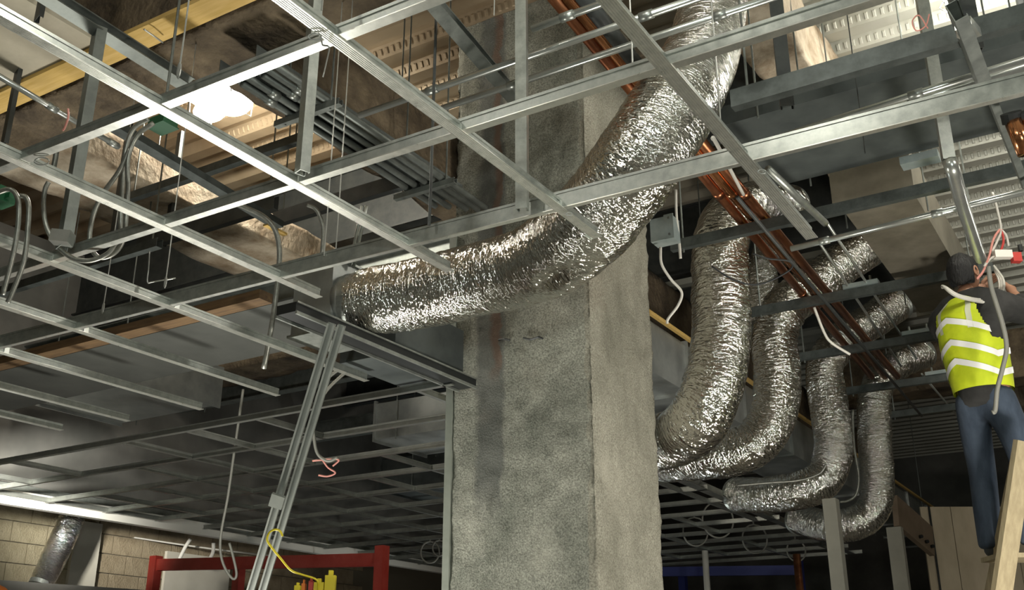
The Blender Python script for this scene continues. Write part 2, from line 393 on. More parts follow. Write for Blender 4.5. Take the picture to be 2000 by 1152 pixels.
# ------------------------------------------------------------------ concrete column
CYF = 4.5
CX0, CX1, CY0, CY1 = -0.7067 * CYF, -0.5122 * CYF, CYF, CYF * 1.1713
def make_column():
    root = thing('concrete_column', ((CX0 + CX1) / 2, (CY0 + CY1) / 2, 0), 'rough fireproofed concrete column in the centre, behind the big foil duct', 'column')
    ccx, ccy = root.location.x, root.location.y
    hx, hy, rc = (CX1 - CX0) / 2, (CY1 - CY0) / 2, 0.018
    per = []
    def seg(a, b, n):
        for i in range(n): per.append(tuple(p + (q - p) * i / n for p, q in zip(a, b)))
    c = [(-hx, -hy), (hx, -hy), (hx, hy), (-hx, hy)]
    seg(c[0], c[1], 44); seg(c[1], c[2], 40); seg(c[2], c[3], 14); seg(c[3], c[0], 40)
    nz = 190; mb = MB(); vs = []
    for k in range(nz + 1):
        z = (DECK - 0.002) * k / nz
        for (x, y) in per:
            ex = (hx - abs(x)), (hy - abs(y)); nx = max(0, 1 - ex[0] / rc) * math.copysign(1, x); ny = max(0, 1 - ex[1] / rc) * math.copysign(1, y)
            nn = Vector((nx, ny, 0))
            if nn.length > 1e-6: nn.normalize()
            p = Vector((x, y, z)); corner = ex[0] < 0.02 and ex[1] < 0.02
            q = p + Vector((3, 5, 0))
            d = 0.011 * noise.noise(q * 3.0) + 0.010 * noise.noise(q * 11) + 0.006 * noise.noise(q * 31)
            if corner: d -= 0.012 + 0.014 * abs(noise.noise(Vector((x * 9, y * 9, z * 13)))) + 0.006 * noise.noise(Vector((x * 9, y * 9, z * 47)))
            vs.append(p + nn * d + Vector((ccx, ccy, 0)))
    m = len(per)
    mb.add(vs, [(k * m + i, k * m + (i + 1) % m, (k + 1) * m + (i + 1) % m, (k + 1) * m + i) for k in range(nz) for i in range(m)])
    mb.build('shaft', COLM, root, smooth=True)
    MB().box((CX0 - 0.012, CY0 - 0.012, 0), (CX0 + 0.03, CY0 + 0.03, 4.05)).build('corner_bead', M('corner bead', (0.20, 0.22, 0.185), (0.26, 0.28, 0.24), 5, rough=0.7), root)
    # faint chalk scrawl on the damp streak, low on the face
    ch = M('chalk', (0.36, 0.36, 0.31), rough=0.9)
    strokes = [[(944,982),(948,990),(946,998),(941,1001),(938,996),(941,990)], [(936,1006),(948,1009)], [(942,1006),(941,1018)], [(938,1020),(950,1022)],
               [(947,1070),(942,1078),(938,1086),(944,1086),(949,1082)], [(941,1100),(936,1110),(941,1118),(948,1116),(950,1120)]]
    for cr in ([(974, 664), (986, 662), (996, 664)], [(1022, 660), (1036, 663), (1052, 658), (1060, 661)]):
        MB().tube([Py(u, v, CYF - 0.012) for u, v in cr], 0.006, 5).build('crack', BLKST, root)
    for i, st in enumerate(strokes):
        pp = [Py(u, v, CYF - 0.026) for u, v in st]
        pp = [Vector(q) for q in smoothpath([tuple(p) for p in pp], 4)] if len(pp) > 2 else pp
        MB().tube(pp, 0.0022, 4).build('chalk_mark', ch, root)
make_column()

# ------------------------------------------------------------------ beams overhead
def rough_beam(name, a, b, mat, label, cat='beam', n=40, amp=0.025, group=None, sd=0):
    """sprayed beam: box whose faces are displaced lumpily"""
    mb = MB(); (x0, y0, z0), (x1, y1, z1) = a, b
    along = 0 if (x1 - x0) > (y1 - y0) else 1
    L = (x1 - x0) if along == 0 else (y1 - y0); W0, W1 = (y0, y1) if along == 0 else (x0, x1)
    nr = max(4, int(L / 0.05)); per = []
    for i in range(10): per.append((W0 + (W1 - W0) * i / 10, z0))
    for i in range(8): per.append((W1, z0 + (z1 - z0) * i / 8))
    for i in range(4): per.append((W1 + (W0 - W1) * i / 4, z1))
    for i in range(8): per.append((W0, z1 + (z0 - z1) * i / 8))
    cw, cz = (W0 + W1) / 2, (z0 + z1) / 2; vs = []
    for k in range(nr + 1):
        t = (x0 if along == 0 else y0) + L * k / nr
        for (wv, z) in per:
            p = Vector((t, wv, z)) if along == 0 else Vector((wv, t, z))
            d = amp * (noise.noise(p * 2.5 + Vector((sd, 0, 0))) + 0.5 * noise.noise(p * 9 + Vector((0, sd, 0))))
            dw = math.copysign(1, wv - cw) if abs(abs(wv - cw) - (W1 - W0) / 2) < 1e-4 else 0
            dz = -1 if z == z0 else 0
            p += (Vector((0, dw, dz)) if along == 0 else Vector((dw, 0, dz))) * d
            vs.append(p)
    m = len(per); mb.add(vs, [(k * m + i, k * m + (i + 1) % m, (k + 1) * m + (i + 1) % m, (k + 1) * m + i) for k in range(nr) for i in range(m)])
    mb.add(vs[:m], [tuple(range(m - 1, -1, -1))]); mb.add(vs[-m:], [tuple(range(m))])
    return tag(mb.build(name, mat, smooth=True), label, cat, group)
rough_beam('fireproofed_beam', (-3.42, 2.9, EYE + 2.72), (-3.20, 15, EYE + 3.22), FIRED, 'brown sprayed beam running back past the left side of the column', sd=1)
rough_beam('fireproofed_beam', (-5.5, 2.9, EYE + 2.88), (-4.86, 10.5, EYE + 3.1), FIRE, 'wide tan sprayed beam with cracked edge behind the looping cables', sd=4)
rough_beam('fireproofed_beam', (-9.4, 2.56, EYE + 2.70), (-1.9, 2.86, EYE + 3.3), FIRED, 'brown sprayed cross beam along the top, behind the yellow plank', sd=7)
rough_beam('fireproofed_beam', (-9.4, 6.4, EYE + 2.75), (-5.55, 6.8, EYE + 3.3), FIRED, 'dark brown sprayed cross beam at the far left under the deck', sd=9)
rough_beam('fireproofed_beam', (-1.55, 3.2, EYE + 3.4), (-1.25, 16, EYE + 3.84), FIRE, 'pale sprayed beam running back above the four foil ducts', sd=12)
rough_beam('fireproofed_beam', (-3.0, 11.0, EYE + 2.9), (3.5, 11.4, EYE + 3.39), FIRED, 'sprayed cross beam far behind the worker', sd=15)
JP = [(-0.05, 0), (0.05, 0), (0.05, 0.012), (0.005, 0.012), (0.005, 0.6), (0.05, 0.6), (0.05, 0.612), (-0.05, 0.612), (-0.05, 0.6), (-0.005, 0.6), (-0.005, 0.012), (-0.05, 0.012)]
for k, y in enumerate((5.6, 7.6, 9.4)):
    tag(MB().profile(JP, (-9.4, y, EYE + 3.235), (-1.6, y, EYE + 3.235)).build('floor_joist', BLKST), ['nearest', 'second', 'farthest'][k] + ' black floor joist resting on the sprayed beams', 'joist', 'floor joists on the sprayed beams')
# smooth board and yellow plank
tag(MB().box((-4.35, 1.4, EYE + 2.69), (-3.62, 2.48, EYE + 2.715)).build('board', BEIGE), 'smooth beige board above the first ceiling tee at the top left', 'board')
tag(MB().box((-4.9, 2.385, EYE + 2.665), (-1.8, 2.505, EYE + 2.687)).build('plank', YWOOD), 'yellow timber plank crossing the top left corner', 'plank')
cable('wire_clip', [Pz(281, 57, 2.635), Pz(300, 70, 2.63), Pz(318, 83, 2.635)], 0.004, WIRE, 'thin wire hooked across the underside of the yellow plank', 'wire')

# wide grey bulkhead across the middle left, brown ledger on its near edge
bz = EYE + 1.9
tag(MB().box((-8.0, 3.70, bz), (-3.46, 4.33, bz + 0.012)).add([], []).build('bulkhead_panel', BULK), 'flat dull grey soffit panel behind the third and fourth ceiling tees', 'panel')
tag(MB().box((-8.0, 3.60, bz), (-3.75, 3.695, bz + 0.05)).build('ledger', BEDGE), 'brown timber ledger along the near edge of the grey soffit panel', 'timber')  # plain brown strip along the panel's near edge

# ================================================================== ceiling grid
def flange_prof(wd, th=0.003, grooves=0):
    pr = [(-wd / 2, th), (-wd / 2, 0)]
    if grooves:
        step = wd / (grooves + 1)
        for i in range(1, grooves + 1):
            x = -wd / 2 + i * step
            pr += [(x - 0.0016, 0), (x, 0.0022), (x + 0.0016, 0)]
    return pr + [(wd / 2, 0), (wd / 2, th)]
def web_prof(h):
    return [(-0.0015, 0.003), (0.0015, 0.003), (0.0015, h - 0.010), (0.004, h - 0.009), (0.004, h), (-0.004, h), (-0.004, h - 0.009), (-0.0015, h - 0.010)]
def tee(name, p0, p1, label, wd=0.038, h=0.042, grooves=5, group=None, clips=()):
    p0 = Vector(p0); p1 = Vector(p1); mid = (p0 + p1) / 2
    r = thing(name, mid, label, 'ceiling tee', group)
    MB().profile(flange_prof(wd, grooves=grooves), p0, p1).build('flange', GALVF, r)
    MB().profile(web_prof(h), p0, p1).build('web', GALV, r)
    d = (p1 - p0).normalized(); sd = d.cross(ZU)
    for t in clips:      # crimped joint clips where cross tees lock in
        c = p0 + d * t
        MB().bar(c - d * 0.012 + ZU * 0.02, c + d * 0.012 + ZU * 0.02, 0.012, 0.026).build('joint_clip', EMT, r)
    return r
AX = {-2: (-0.585, 2.29), -1: (-1.012, 2.02), 0: (-1.427, 2.01), 1: (-1.835, 1.98), 2: (-2.24, 2.68), 3: (-2.63, 2.66), 4: (-3.015, 2.655), 5: (-3.395, 2.63), 6: (-3.75, 2.59), 7: (-4.13, 2.56), 8: (-4.5, 2.5)}
ALAB = {-2: 'broad grooved ceiling tee crossing in front of the foil duct\'s upper bend', -1: 'brightly lit ceiling tee from the top edge to the middle of the big duct',
        0: 'ceiling tee from the top left corner passing under the glowing lamp', 1: 'ceiling tee ending in front of the grey plenum box',
        2: 'ceiling tee whose end meets the two leaning poles', 3: 'fourth ceiling tee from the lowest at the left edge, ending over the soffit panel',
        4: 'third ceiling tee from the lowest at the left edge, ending left of the poles', 5: 'short visible ceiling tee second from the lowest at the left edge',
        6: 'lowest short ceiling tee poking in from the left edge', 7: 'ceiling tee beyond the left edge', 8: 'outermost ceiling tee beyond the left edge'}
BY = [1.637, 2.178, 2.765]
for k, (xz, ye) in AX.items():
    if k > 6: continue
    x = xz * GR; y0 = 0.35
    tee('ceiling_tee', (x, y0, G), (x, ye * GR, G), ALAB[k], 0.042 if k == -2 else 0.036, 0.044 if k == -2 else 0.040, 5, 'near parallel ceiling tees', [y - y0 for y in BY if y < ye * GR])
BL = ['near cross tee passing above the glowing lamp to the top edge', 'middle cross tee running in front of the column to the top right', 'far cross tee in front of the big duct, running to the right edge']
BSP = [((-4.6, 1.60), (-0.5, 1.645)), ((-5.6, 2.165), (0.6, 2.18)), ((-6.4, 2.66), (1.0, 2.82))]
for i, ((xa, ya), (xb, yb)) in enumerate(BSP):
    tee('cross_tee', (xa, ya, G + 0.004), (xb, yb, G + 0.004), BL[i], (0.030, 0.028, 0.020)[i], (0.044, 0.048, 0.066)[i], 0, 'near cross tees')
# little tie wires at the joints
def tie(u, v, label, loop=0.018, tail=None):
    c = Pz(u, v, GR - 0.01)
    pts = [c + RT * (loop * math.cos(a)) + UP * (loop * 0.5 * math.sin(a)) for a in [i * 0.6 for i in range(11)]]
    if tail: pts += [Pz(*t, GR - 0.02 - 0.01 * i) for i, t in enumerate(tail)]
    cable('tie_wire', pts, 0.0022, WIRE, label, 'wire', n=3, seg=5)
tie(615, 72, 'looped tie wire with a hanging tail under the brightest tee', 0.016, [(630, 88), (643, 92), (638, 120), (631, 150)])
tie(82, 315, 'looped tie wire on the tee near the left edge', 0.022)
tie(1112, 418, 'tie wire knot where the bright tee crosses over the big duct', 0.010)
tie(1488, 335, 'tie wire knot on the broad tee at the right', 0.012)

# far field of the grid beyond the bulkhead
ORD = ['first', 'second', 'third', 'fourth', 'fifth', 'sixth', 'seventh', 'eighth', 'ninth', 'tenth', 'eleventh', 'twelfth', 'thirteenth', 'fourteenth', 'fifteenth']
far_y = [GR * (2.87 + 0.39 * k) for k in range(15)]
SHORT = MB()
for k, y in enumerate(far_y):
    o = MB().profile(flange_prof(0.03), (-8.0, y, G), (-3.02, y, G)).profile(web_prof(0.04), (-8.0, y, G), (-3.02, y, G)).build('far_cross_tee', FARG)
    tag(o, ('nearest' if k == 0 else ORD[k] + ' nearest') + ' long cross tee of the dim far ceiling left of the column', 'ceiling tee', 'cross tees of the dim far ceiling')
seg_me = None
for k in range(len(far_y) - 1):
    for c in range(9):
        if random.random() < 0.22: continue
        x = -3.25 - 0.585 * c; y0, y1 = far_y[k] + 0.004, far_y[k + 1] - 0.004
        if seg_me is None:
            L = y1 - y0
            o = MB().profile(flange_prof(0.026), (0, -L / 2, 0), (0, L / 2, 0)).profile(web_prof(0.038), (0, -L / 2, 0), (0, L / 2, 0)).build('far_short_tee', FARG, origin=(0, 0, 0)); seg_me = o.data
        else:
            o = bpy.data.objects.new('far_short_tee', seg_me); col.objects.link(o)
        o.location = (x, (y0 + y1) / 2, G - 0.001)
        tag(o, 'short tee locked between the long cross tees of the dim far ceiling', 'ceiling tee', 'short tees of the dim far ceiling')
# edge channel of the far ceiling, towards the foil ducts
tag(MB().profile([(-0.04, 0), (0.04, 0), (0.04, 0.003), (-0.037, 0.003), (-0.037, 0.09), (-0.04, 0.09)], (-3.02, 5.35, G), (-3.14, 12.5, G)).build('edge_channel', FARG), 'steel edge channel behind the column under the foil ducts', 'channel')

# ------------------------------------------------------------------ upright studs and hung channels
def cstud(name, p0, p1, wd, dp, mat, label, cat='stud', face=(1, 0, 0), group=None, th=0.003):
    """open C section between two points; wide web towards 'face'"""
    pr = [(-wd / 2, dp / 2), (-wd / 2, -dp / 2), (wd / 2, -dp / 2), (wd / 2, dp / 2), (wd / 2 - 0.008, dp / 2), (wd / 2 - 0.008, dp / 2 - th), (wd / 2 - th, dp / 2 - th), (wd / 2 - th, -dp / 2 + th), (-wd / 2 + th, -dp / 2 + th), (-wd / 2 + th, dp / 2 - th), (-wd / 2 + 0.008, dp / 2 - th), (-wd / 2 + 0.008, dp / 2)]
    o = MB().profile(pr, p0, p1, up=face).build(name, mat)
    return tag(o, label, cat, group)
def vstud(base, ztop, wd, dp, mat, label, zb=GR, face=(0, 1, 0), name='stud', group=None, cat='stud'):
    p = Pz(*base, zb); return cstud(name, p + ZU * 0.004, (p.x, p.y, EYE + ztop), wd, dp, mat, label, face=face, group=group, cat=cat)
vstud((124, 487), 2.44, 0.055, 0.04, GALVD, 'dull upright stud standing on the cross tee at the far left', face=(0.3, 1, 0))
vstud((590, 340), 2.6, 0.035, 0.035, GALV, 'bright upright stud under the loop of tie wire, left of centre', face=(0.3, 1, 0))
vstud((1020, 412), 3.8, 0.04, 0.03, GALV, 'tall pale upright stud in front of the concrete column', face=(-0.3, 1, 0))
bk = Pz(118, 478, GR); tag(MB().bar(bk + ZU * 0.005, bk + ZU * 0.05 + RT * 0.005, 0.07, 0.05, up=fh).build('bracket', EMT), 'shiny bent bracket at the foot of the dull upright stud', 'bracket')
def hstud(pts, z, wd, dp, mat, label, name='channel', cat='channel', group=None, face=(0, 0, 1)):
    a, b = Pz(*pts[0], z), Pz(*pts[1], z); return cstud(name, a, b, wd, dp, mat, label, cat, face, group)
hstud([(60, -30), (375, 170)], 2.45, 0.07, 0.05, GALVD, 'dull channel sloping down from the top left to the plank', face=(1, 0, 0.4))
hstud([(825, -20), (1012, 200)], 2.35, 0.09, 0.05, GALVD, 'dull channel running from the top towards the pale stud on the column', face=(1, 0, 0.4))
hstud([(205, 235), (545, 440)], 2.3, 0.06, 0.035, STRUT, 'dark perforated strut left of the glowing lamp, its end trimmed in tan', 'strut', 'strut')
e = Pz(540, 436, 2.3); tag(MB().bar(e - Vector((0.03, 0.05, 0.02)), e + Vector((-0.03, 0.1, -0.02)), 0.03, 0.012).build('wood_shim', YWOOD), 'small yellow shim at the end of the dark strut', 'shim')
def xstrut(y, x0, x1, z, h, label, mat=STRUT, wd=0.041, group=None, rods=True):
    r = thing('strut', ((x0 + x1) / 2, y, EYE + z), label, 'strut', group)
    pr = [(-wd / 2, h / 2), (-wd / 2, -h / 2), (wd / 2, -h / 2), (wd / 2, h / 2), (wd / 2 - .008, h / 2), (wd / 2 - .008, h / 2 - .003), (wd / 2 - .003, h / 2 - .003), (wd / 2 - .003, -h / 2 + .003), (-wd / 2 + .003, -h / 2 + .003), (-wd / 2 + .003, h / 2 - .003), (-wd / 2 + .008, h / 2 - .003), (-wd / 2 + .008, h / 2)]
    MB().profile(pr, (x0, y, EYE + z), (x1, y, EYE + z)).build('strut_channel', mat, r)
    for x in (x0 + .06, x1 - .06): MB().tube([(x, y, EYE + z - h / 2), (x, y, DECK - .002)], .005, 5).build('threaded_rod', GALVD, r)
    return r
xstrut(1.483 * 2.6, -5.1, -3.95, 2.6, 0.09, 'black hung strut under the tan sprayed beam', BLKST)
xstrut(1.548 * 2.65, -4.2, -3.22, 2.65, 0.09, 'black hung strut meeting the brown beam left of the column', BLKST)
xstrut(1.50 * 2.2, -6.8, -4.2, 2.2, 0.05, 'thin dark strut behind the lower cable loops at the left')
xstrut(1.30 * 2.75, -4.9, -3.5, 2.75, 0.05, 'thin strut crossing below the lit deck left of the lamp')
for (ub, vb, ut, vt, zb, zt, lab) in [((325), 480, 0, 0, 2.6, 3.4, 'black hanger strap left of the lamp above the tan beam'), ((222), 455, 0, 0, 2.45, 3.4, 'black hanger strap behind the bundle of looping cables'),
                       ((8), 285, 0, 0, 2.3, 3.4, 'black hanger strap at the left edge below the yellow plank'), ((75), 40, 0, 0, 2.55, 3.4, 'black hanger strap in the top left corner')]:
    vstud((ub, vb), zt, 0.06, 0.02, BLKST, lab, zb, face=(0.3, 1, 0), name='hanger_strap', cat='strap')

# thin hanger wires from deck to tees
def hwire(u, v, z, label, ztop=3.85, r=0.0025, mat=WIRE, hook=True):
    p = Pz(u, v, z); pts = [p, p + Vector((0.002, 0, 0.12)), Vector((p.x + 0.004, p.y, EYE + ztop))]
    rt = thing('hanger_wire', p, label, 'wire', 'hanger wires')
    MB().tube(pts, r, 5).build('wire', mat, rt)
    if hook: MB().tube([p + Vector((0.006 * math.cos(a), 0, 0.025 * math.sin(a) + 0.02)) for a in [i * math.pi / 4 for i in range(9)]], r, 5).build('twisted_loop', mat, rt)
for u, v, z, lab in [(348, 150, GR + .045, 'hanger wire with twisted loop in front of the yellow plank'), (628, 20, GR + .045, 'hanger wire at the top beside the brightest tee'),
                     (655, 500, GR + .045, 'right hanger wire of the pair below the conduit bundle'), (633, 500, GR + .05, 'left hanger wire of the pair below the conduit bundle'),
                     (1236, 150, GR + .045, 'hanger wire in front of the big duct\'s upper left flank'), (1410, 280, GR, 'hanger wire slanting right of the big duct'),
                     (200, 610, GR + .045, 'hanger wire with bright hook above the second tee at the left'), (322, 560, GR + .045, 'hanger wire right of the cable loops'),
                     (838, 440, GR + .05, 'dark hanger rod just left of the column'), (965, 30, 2.3, 'wire dropping past the top of the column'), (1690, 300, 1.9, 'hanger wire over the dark duct underside at right')]:
    hwire(u, v, z, lab, mat=BLKST if 'dark' in lab else WIRE, r=0.006 if 'rod' in lab else 0.0025, hook='loop' in lab or 'hook' in lab)

# ------------------------------------------------------------------ conduits
def conduit(pts, r, mat, label, couplings=(), name='conduit', cat='conduit', group=None, seg=10, cm=None):
    pts = [Vector(p) for p in pts]; root = thing(name, (pts[0] + pts[-1]) / 2, label, cat, group)
    MB().tube(pts, r, seg).build('tube', mat, root, smooth=True)
    d = (pts[-1] - pts[0])
    for t in couplings:
        c = pts[0] + d * t; n = d.normalized()
        MB().tube([c - n * 0.025, c + n * 0.025], r * (1.12 if cm else 1.28), seg).build('coupling', cm or GALV, root, smooth=True)
    return root
zc = 2.2
for yz, xa, xb, lab in [(1.228, -.72, -.40, 'shortest of the thin conduits crossing the copper pipes at the top'), (1.292, -1.13, -.30, 'middle thin conduit crossing the column top and copper pipes'), (1.352, -.985, -.22, 'lowest thin conduit crossing the column top and copper pipes')]:
    conduit([(xa * zc, yz * zc, EYE + zc), (xb * zc, yz * zc, EYE + zc)], 0.0135, EMT, lab, (0.2, 0.7), group='thin conduits across the top')
for i, (xz, ya, yb) in enumerate([(-1.235, 2.75, 4.2), (-1.212, 2.7, 4.25), (-1.185, 2.75, 4.32), (-1.165, 2.72, 4.36), (-1.145, 2.7, 4.36)]):
    conduit([(xz * 2.5, ya, EYE + 2.5), (xz * 2.5 , yb, EYE + 2.5)], 0.017, GALVD, ['outermost left conduit', 'second conduit', 'middle conduit', 'fourth conduit', 'right-hand conduit'][i] + ' of the bundle left of the column', (0.12,), group='conduit bundle left of the column')
for y in (3.05, 3.95): xstrut(y, -3.17, -2.78, 2.465, 0.03, ('near' if y < 3.5 else 'far') + ' strut carrying the conduit bundle left of the column', GALVD, 0.03)
tag(MB().profile([(-0.11, 0), (0.11, 0), (0.11, 0.06), (0.107, 0.06), (0.107, 0.003), (-0.107, 0.003), (-0.107, 0.06), (-0.11, 0.06)], (-3.02, 2.65, EYE + 2.52), (-3.02, 4.2, EYE + 2.52)).build('cable_tray', STRUT), 'dark cable tray above the conduit bundle left of the column', 'cable tray')
a, b = Pz(-20, 138, 2.2), Pz(232, 287, 2.2); conduit([a, b], 0.012, EMT, 'thin conduit with couplings at the left edge under the beige board', (0.45, 0.95))
zr = 1.95
for i, (p, q, r) in enumerate([((1500, 275), (2010, 113), 0.012), ((1500, 288), (2010, 128), 0.016), ((1640, 252), (2010, 138), 0.011), ((1640, 262), (2010, 150), 0.011)]):
    conduit([Pz(*p, zr), Pz(*q, zr)], r, EMT, ['topmost', 'second', 'third', 'lowest'][i] + ' of the four conduits running above the far cross tee at right', (0.6,), group='conduits above the far cross tee')
conduit([Pz(1545, 486, 2.1), Pz(2030, 368, 2.1)], 0.015, EMT, 'single shiny conduit passing left of the worker\'s head to the right edge', (0.15, 0.62))
# flat strap turning into a conduit above the worker
st = Pz(1853, 312, 1.95); tp = Pz(1838, -20, 1.95)
tag(MB().bar((st.x, st.y, st.z), (st.x, st.y, DECK), 0.05, 0.02, up=fh).build('drop_strap', GALV), 'flat pale strap hanging to the bent conduit over the worker', 'strap')
p0 = Vector(st); p1 = Pd(1880, 400, 4.4); p2 = Pd(1915, 505, 5.2)
cable('drop_conduit', [p0, Pd(1862, 335, 4.1), p1, p2], 0.028, EMT, 'bent pale conduit coming down to the worker\'s head', 'conduit', seg=12)
hstud([(1850, -30), (2010, 380)], 2.2, 0.05, 0.03, GALVD, 'channel sloping down the right edge past the copper stubs', face=(1, 0, 0.3))
hstud([(1868, 20), (1925, 172)], 1.9, 0.07, 0.04, GALVD, 'short dull channel at the top right by the bent strap', face=(1, 0, 0.3))
# threaded rod pairs running back on the right
for i, (p, q) in enumerate([((1598, 470), (1760, 715)), ((1612, 430), (1790, 700))]):
    conduit([Pz(*p, 2.45), Pz(*q, 2.45)], 0.009, EMT, ['left', 'right'][i] + ' thin rod of the pair running back over the trapeze struts', (), 'rod', 'rod', seg=6)
conduit([Pz(1500, 330, 2.2), Pz(1612, 436, 2.2)], 0.018, GALV, 'slim pipe alongside the end of the broad grooved tee', ())
conduit([Pz(1800, 730, 2.45), Pz(1885, 830, 2.45)], 0.009, EMT, 'thin rod continuing left of the worker\'s vest', (), 'rod', 'rod', seg=6)

# ================================================================== flexible foil ducts
def foil_duct(pts, label, seed=0, segs=52, step=0.008, crease=None, group=None, mat=None, wk=1.0):
    """pts: (u, v, depth, radius) stations turned into a world path, wrapped in wrinkled foil over a wire helix"""
    st = [tuple(Pd(u, v, d)) + (r,) for u, v, d, r in pts]
    sp = smoothpath(st, 60)
    # resample by arc length
    acc = [0.0]
    for i in range(1, len(sp)): acc.append(acc[-1] + (Vector(sp[i][:3]) - Vector(sp[i - 1][:3])).length)
    n = int(acc[-1] / step); res = []; j = 0
    for k in range(n + 1):
        s = acc[-1] * k / n
        while j < len(acc) - 2 and acc[j + 1] < s: j += 1
        t = (s - acc[j]) / max(1e-9, acc[j + 1] - acc[j]); res.append([a + (b - a) * t for a, b in zip(sp[j], sp[j + 1])])
    P = [Vector(q[:3]) for q in res]; root = thing('foil_duct', P[0], label, 'duct', group)
    t0 = (P[1] - P[0]).normalized(); a = t0.orthogonal().normalized(); mb = MB(); vs = []; uv = []
    for i, p in enumerate(P):
        t = (P[min(i + 3, n)] - P[max(i - 3, 0)]).normalized(); a = (a - t * a.dot(t)).normalized(); b = t.cross(a); s = acc[-1] * i / n
        # curvature: bunch the inside of a bend
        c2 = (P[min(i + 14, n)] - P[i]) - (P[i] - P[max(i - 14, 0)]); kap = min(1.0, c2.length / 0.05)
        cd = c2.normalized() if c2.length > 1e-6 else a
        for k in range(segs):
            an = 2 * math.pi * k / segs; nrm = a * math.cos(an) + b * math.sin(an)
            q = Vector((s * 26 + seed * 7.3, math.cos(an) * 1.6, math.sin(an) * 1.6)); q2 = Vector((s * 9 + seed, math.cos(an) * 2.6, math.sin(an) * 2.6))
            inner = max(0.0, nrm.dot(cd)) * kap
            w = 0.006 * noise.noise(q) + 0.008 * noise.noise(q2) + 0.0045 * noise.noise(Vector((s * 70 + seed, math.cos(an) * 4, math.sin(an) * 4)))
            w *= (0.75 + 1.1 * inner) * wk
            hel = 0.0010 * max(0.0, math.cos(2 * math.pi * s / 0.042 - an)) ** 3
            rr = res[i][3] * (1 - 0.05 * inner) + w + hel
            if crease:
                cc = crease[0]; q3 = p + nrm * rr; t3 = (crease[1] - crease[0]).normalized(); dv = q3 - cc
                al = dv.dot(t3); pe = (dv - t3 * al).length
                rr -= .075 * math.exp(-(pe / .045) ** 2) * max(0, 1 - (abs(al) / .2) ** 2)
            vs.append(p + nrm * rr); uv.append((k / segs * 2 if k <= segs / 2 else (segs - k) / segs * 2, s / (res[i][3] * 3.14)))
    mb.add(vs, [(i * segs + k, i * segs + (k + 1) % segs, (i + 1) * segs + (k + 1) % segs, (i + 1) * segs + k) for i in range(n) for k in range(segs)]); mb.uv = uv
    mb.build('foil_sleeve', mat or FOIL, root, smooth=True)
    # clamp band at both ends
    for (p, d, r) in ((P[0], (P[3] - P[0]).normalized(), res[0][3]), (P[-1], (P[-1] - P[-4]).normalized(), res[-1][3])):
        MB().tube([p - d * 0.02, p + d * 0.02], r * 1.01, 36).build('clamp_band', GALV, root, smooth=False)
    return root, P
D_main, P_main = foil_duct([(692, 592, 4.95, .140), (725, 588, 4.92, .156), (780, 580, 4.86, .162), (850, 566, 4.78, .165), (940, 544, 4.66, .164), (1025, 522, 4.5, .166), (1092, 488, 4.27, .172), (1148, 440, 4.08, .172), (1198, 382, 3.96, .168),
    (1240, 325, 3.9, .168), (1284, 258, 3.92, .168), (1332, 180, 4.02, .164), (1370, 105, 4.2, .150), (1390, 20, 4.42, .142), (1400, -50, 4.52, .14)], 'big crinkled foil duct sweeping across the front of the concrete column', 1, 72, 0.006, crease=(Pd(1108, 530, 4.12), Pd(1160, 498, 4.02)), mat=FOILA, wk=0.7)
foil_duct([(1540, 402, 7.4, .15), (1480, 400, 6.95, .16), (1428, 425, 6.5, .165), (1408, 480, 6.25, .168), (1408, 560, 6.12, .17), (1408, 650, 6.0, .17), (1396, 740, 5.85, .17), (1366, 815, 5.8, .17), (1322, 852, 5.98, .165), (1265, 868, 6.2, .16), (1200, 880, 6.7, .15)], 'nearest foil duct of the hanging row, right beside the column', 2, 48, 0.009, group='hanging foil ducts')
foil_duct([(1692, 484, 7.7, .15), (1640, 520, 7.6, .15), (1585, 562, 7.45, .155), (1535, 600, 7.3, .155), (1514, 660, 7.2, .157), (1518, 730, 7.1, .157), (1512, 800, 7.0, .157), (1482, 858, 6.95, .155), (1430, 884, 7.0, .155), (1370, 893, 7.2, .155), (1300, 900, 7.6, .15)], 'second foil duct of the hanging row, its bend lit at the bottom', 3, 44, 0.010, group='hanging foil ducts')
foil_duct([(1752, 592, 8.9, .15), (1700, 628, 8.8, .15), (1645, 665, 8.65, .15), (1612, 715, 8.5, .152), (1620, 800, 8.4, .152), (1628, 870, 8.3, .152), (1612, 930, 8.2, .15), (1565, 956, 8.2, .148), (1505, 966, 8.4, .145), (1440, 966, 8.8, .14)], 'third foil duct of the hanging row, ending in a long level run', 4, 40, 0.011, group='hanging foil ducts')
foil_duct([(1800, 690, 10.1, .15), (1750, 712, 9.9, .15), (1712, 760, 9.65, .15), (1708, 850, 9.5, .15), (1713, 930, 9.4, .15), (1706, 992, 9.3, .15), (1668, 1022, 9.3, .15), (1615, 1026, 9.4, .145), (1560, 1014, 9.8, .14)], 'farthest foil duct of the hanging row, behind the grey post', 5, 40, 0.011, group='hanging foil ducts')
foil_duct([(1505, 470, 8.0, .11), (1492, 520, 7.9, .115), (1488, 580, 7.8, .12), (1490, 640, 7.7, .12)], 'short slim foil duct glimpsed between the first two hanging ducts', 6, 32, 0.012)
foil_duct([(140, 1012, 10.4, .12), (128, 1040, 10.3, .125), (112, 1075, 10.2, .125), (96, 1108, 10.1, .12), (80, 1140, 10.0, .11)], 'silver foil duct hanging in front of the block wall at lower left', 7, 28, 0.014)
foil_duct([(332, 1040, 12.5, .085), (316, 1075, 12.4, .09), (300, 1110, 12.3, .09), (285, 1145, 12.2, .09)], 'slim foil duct dropping beside the red rack at lower left', 8, 24, 0.016)

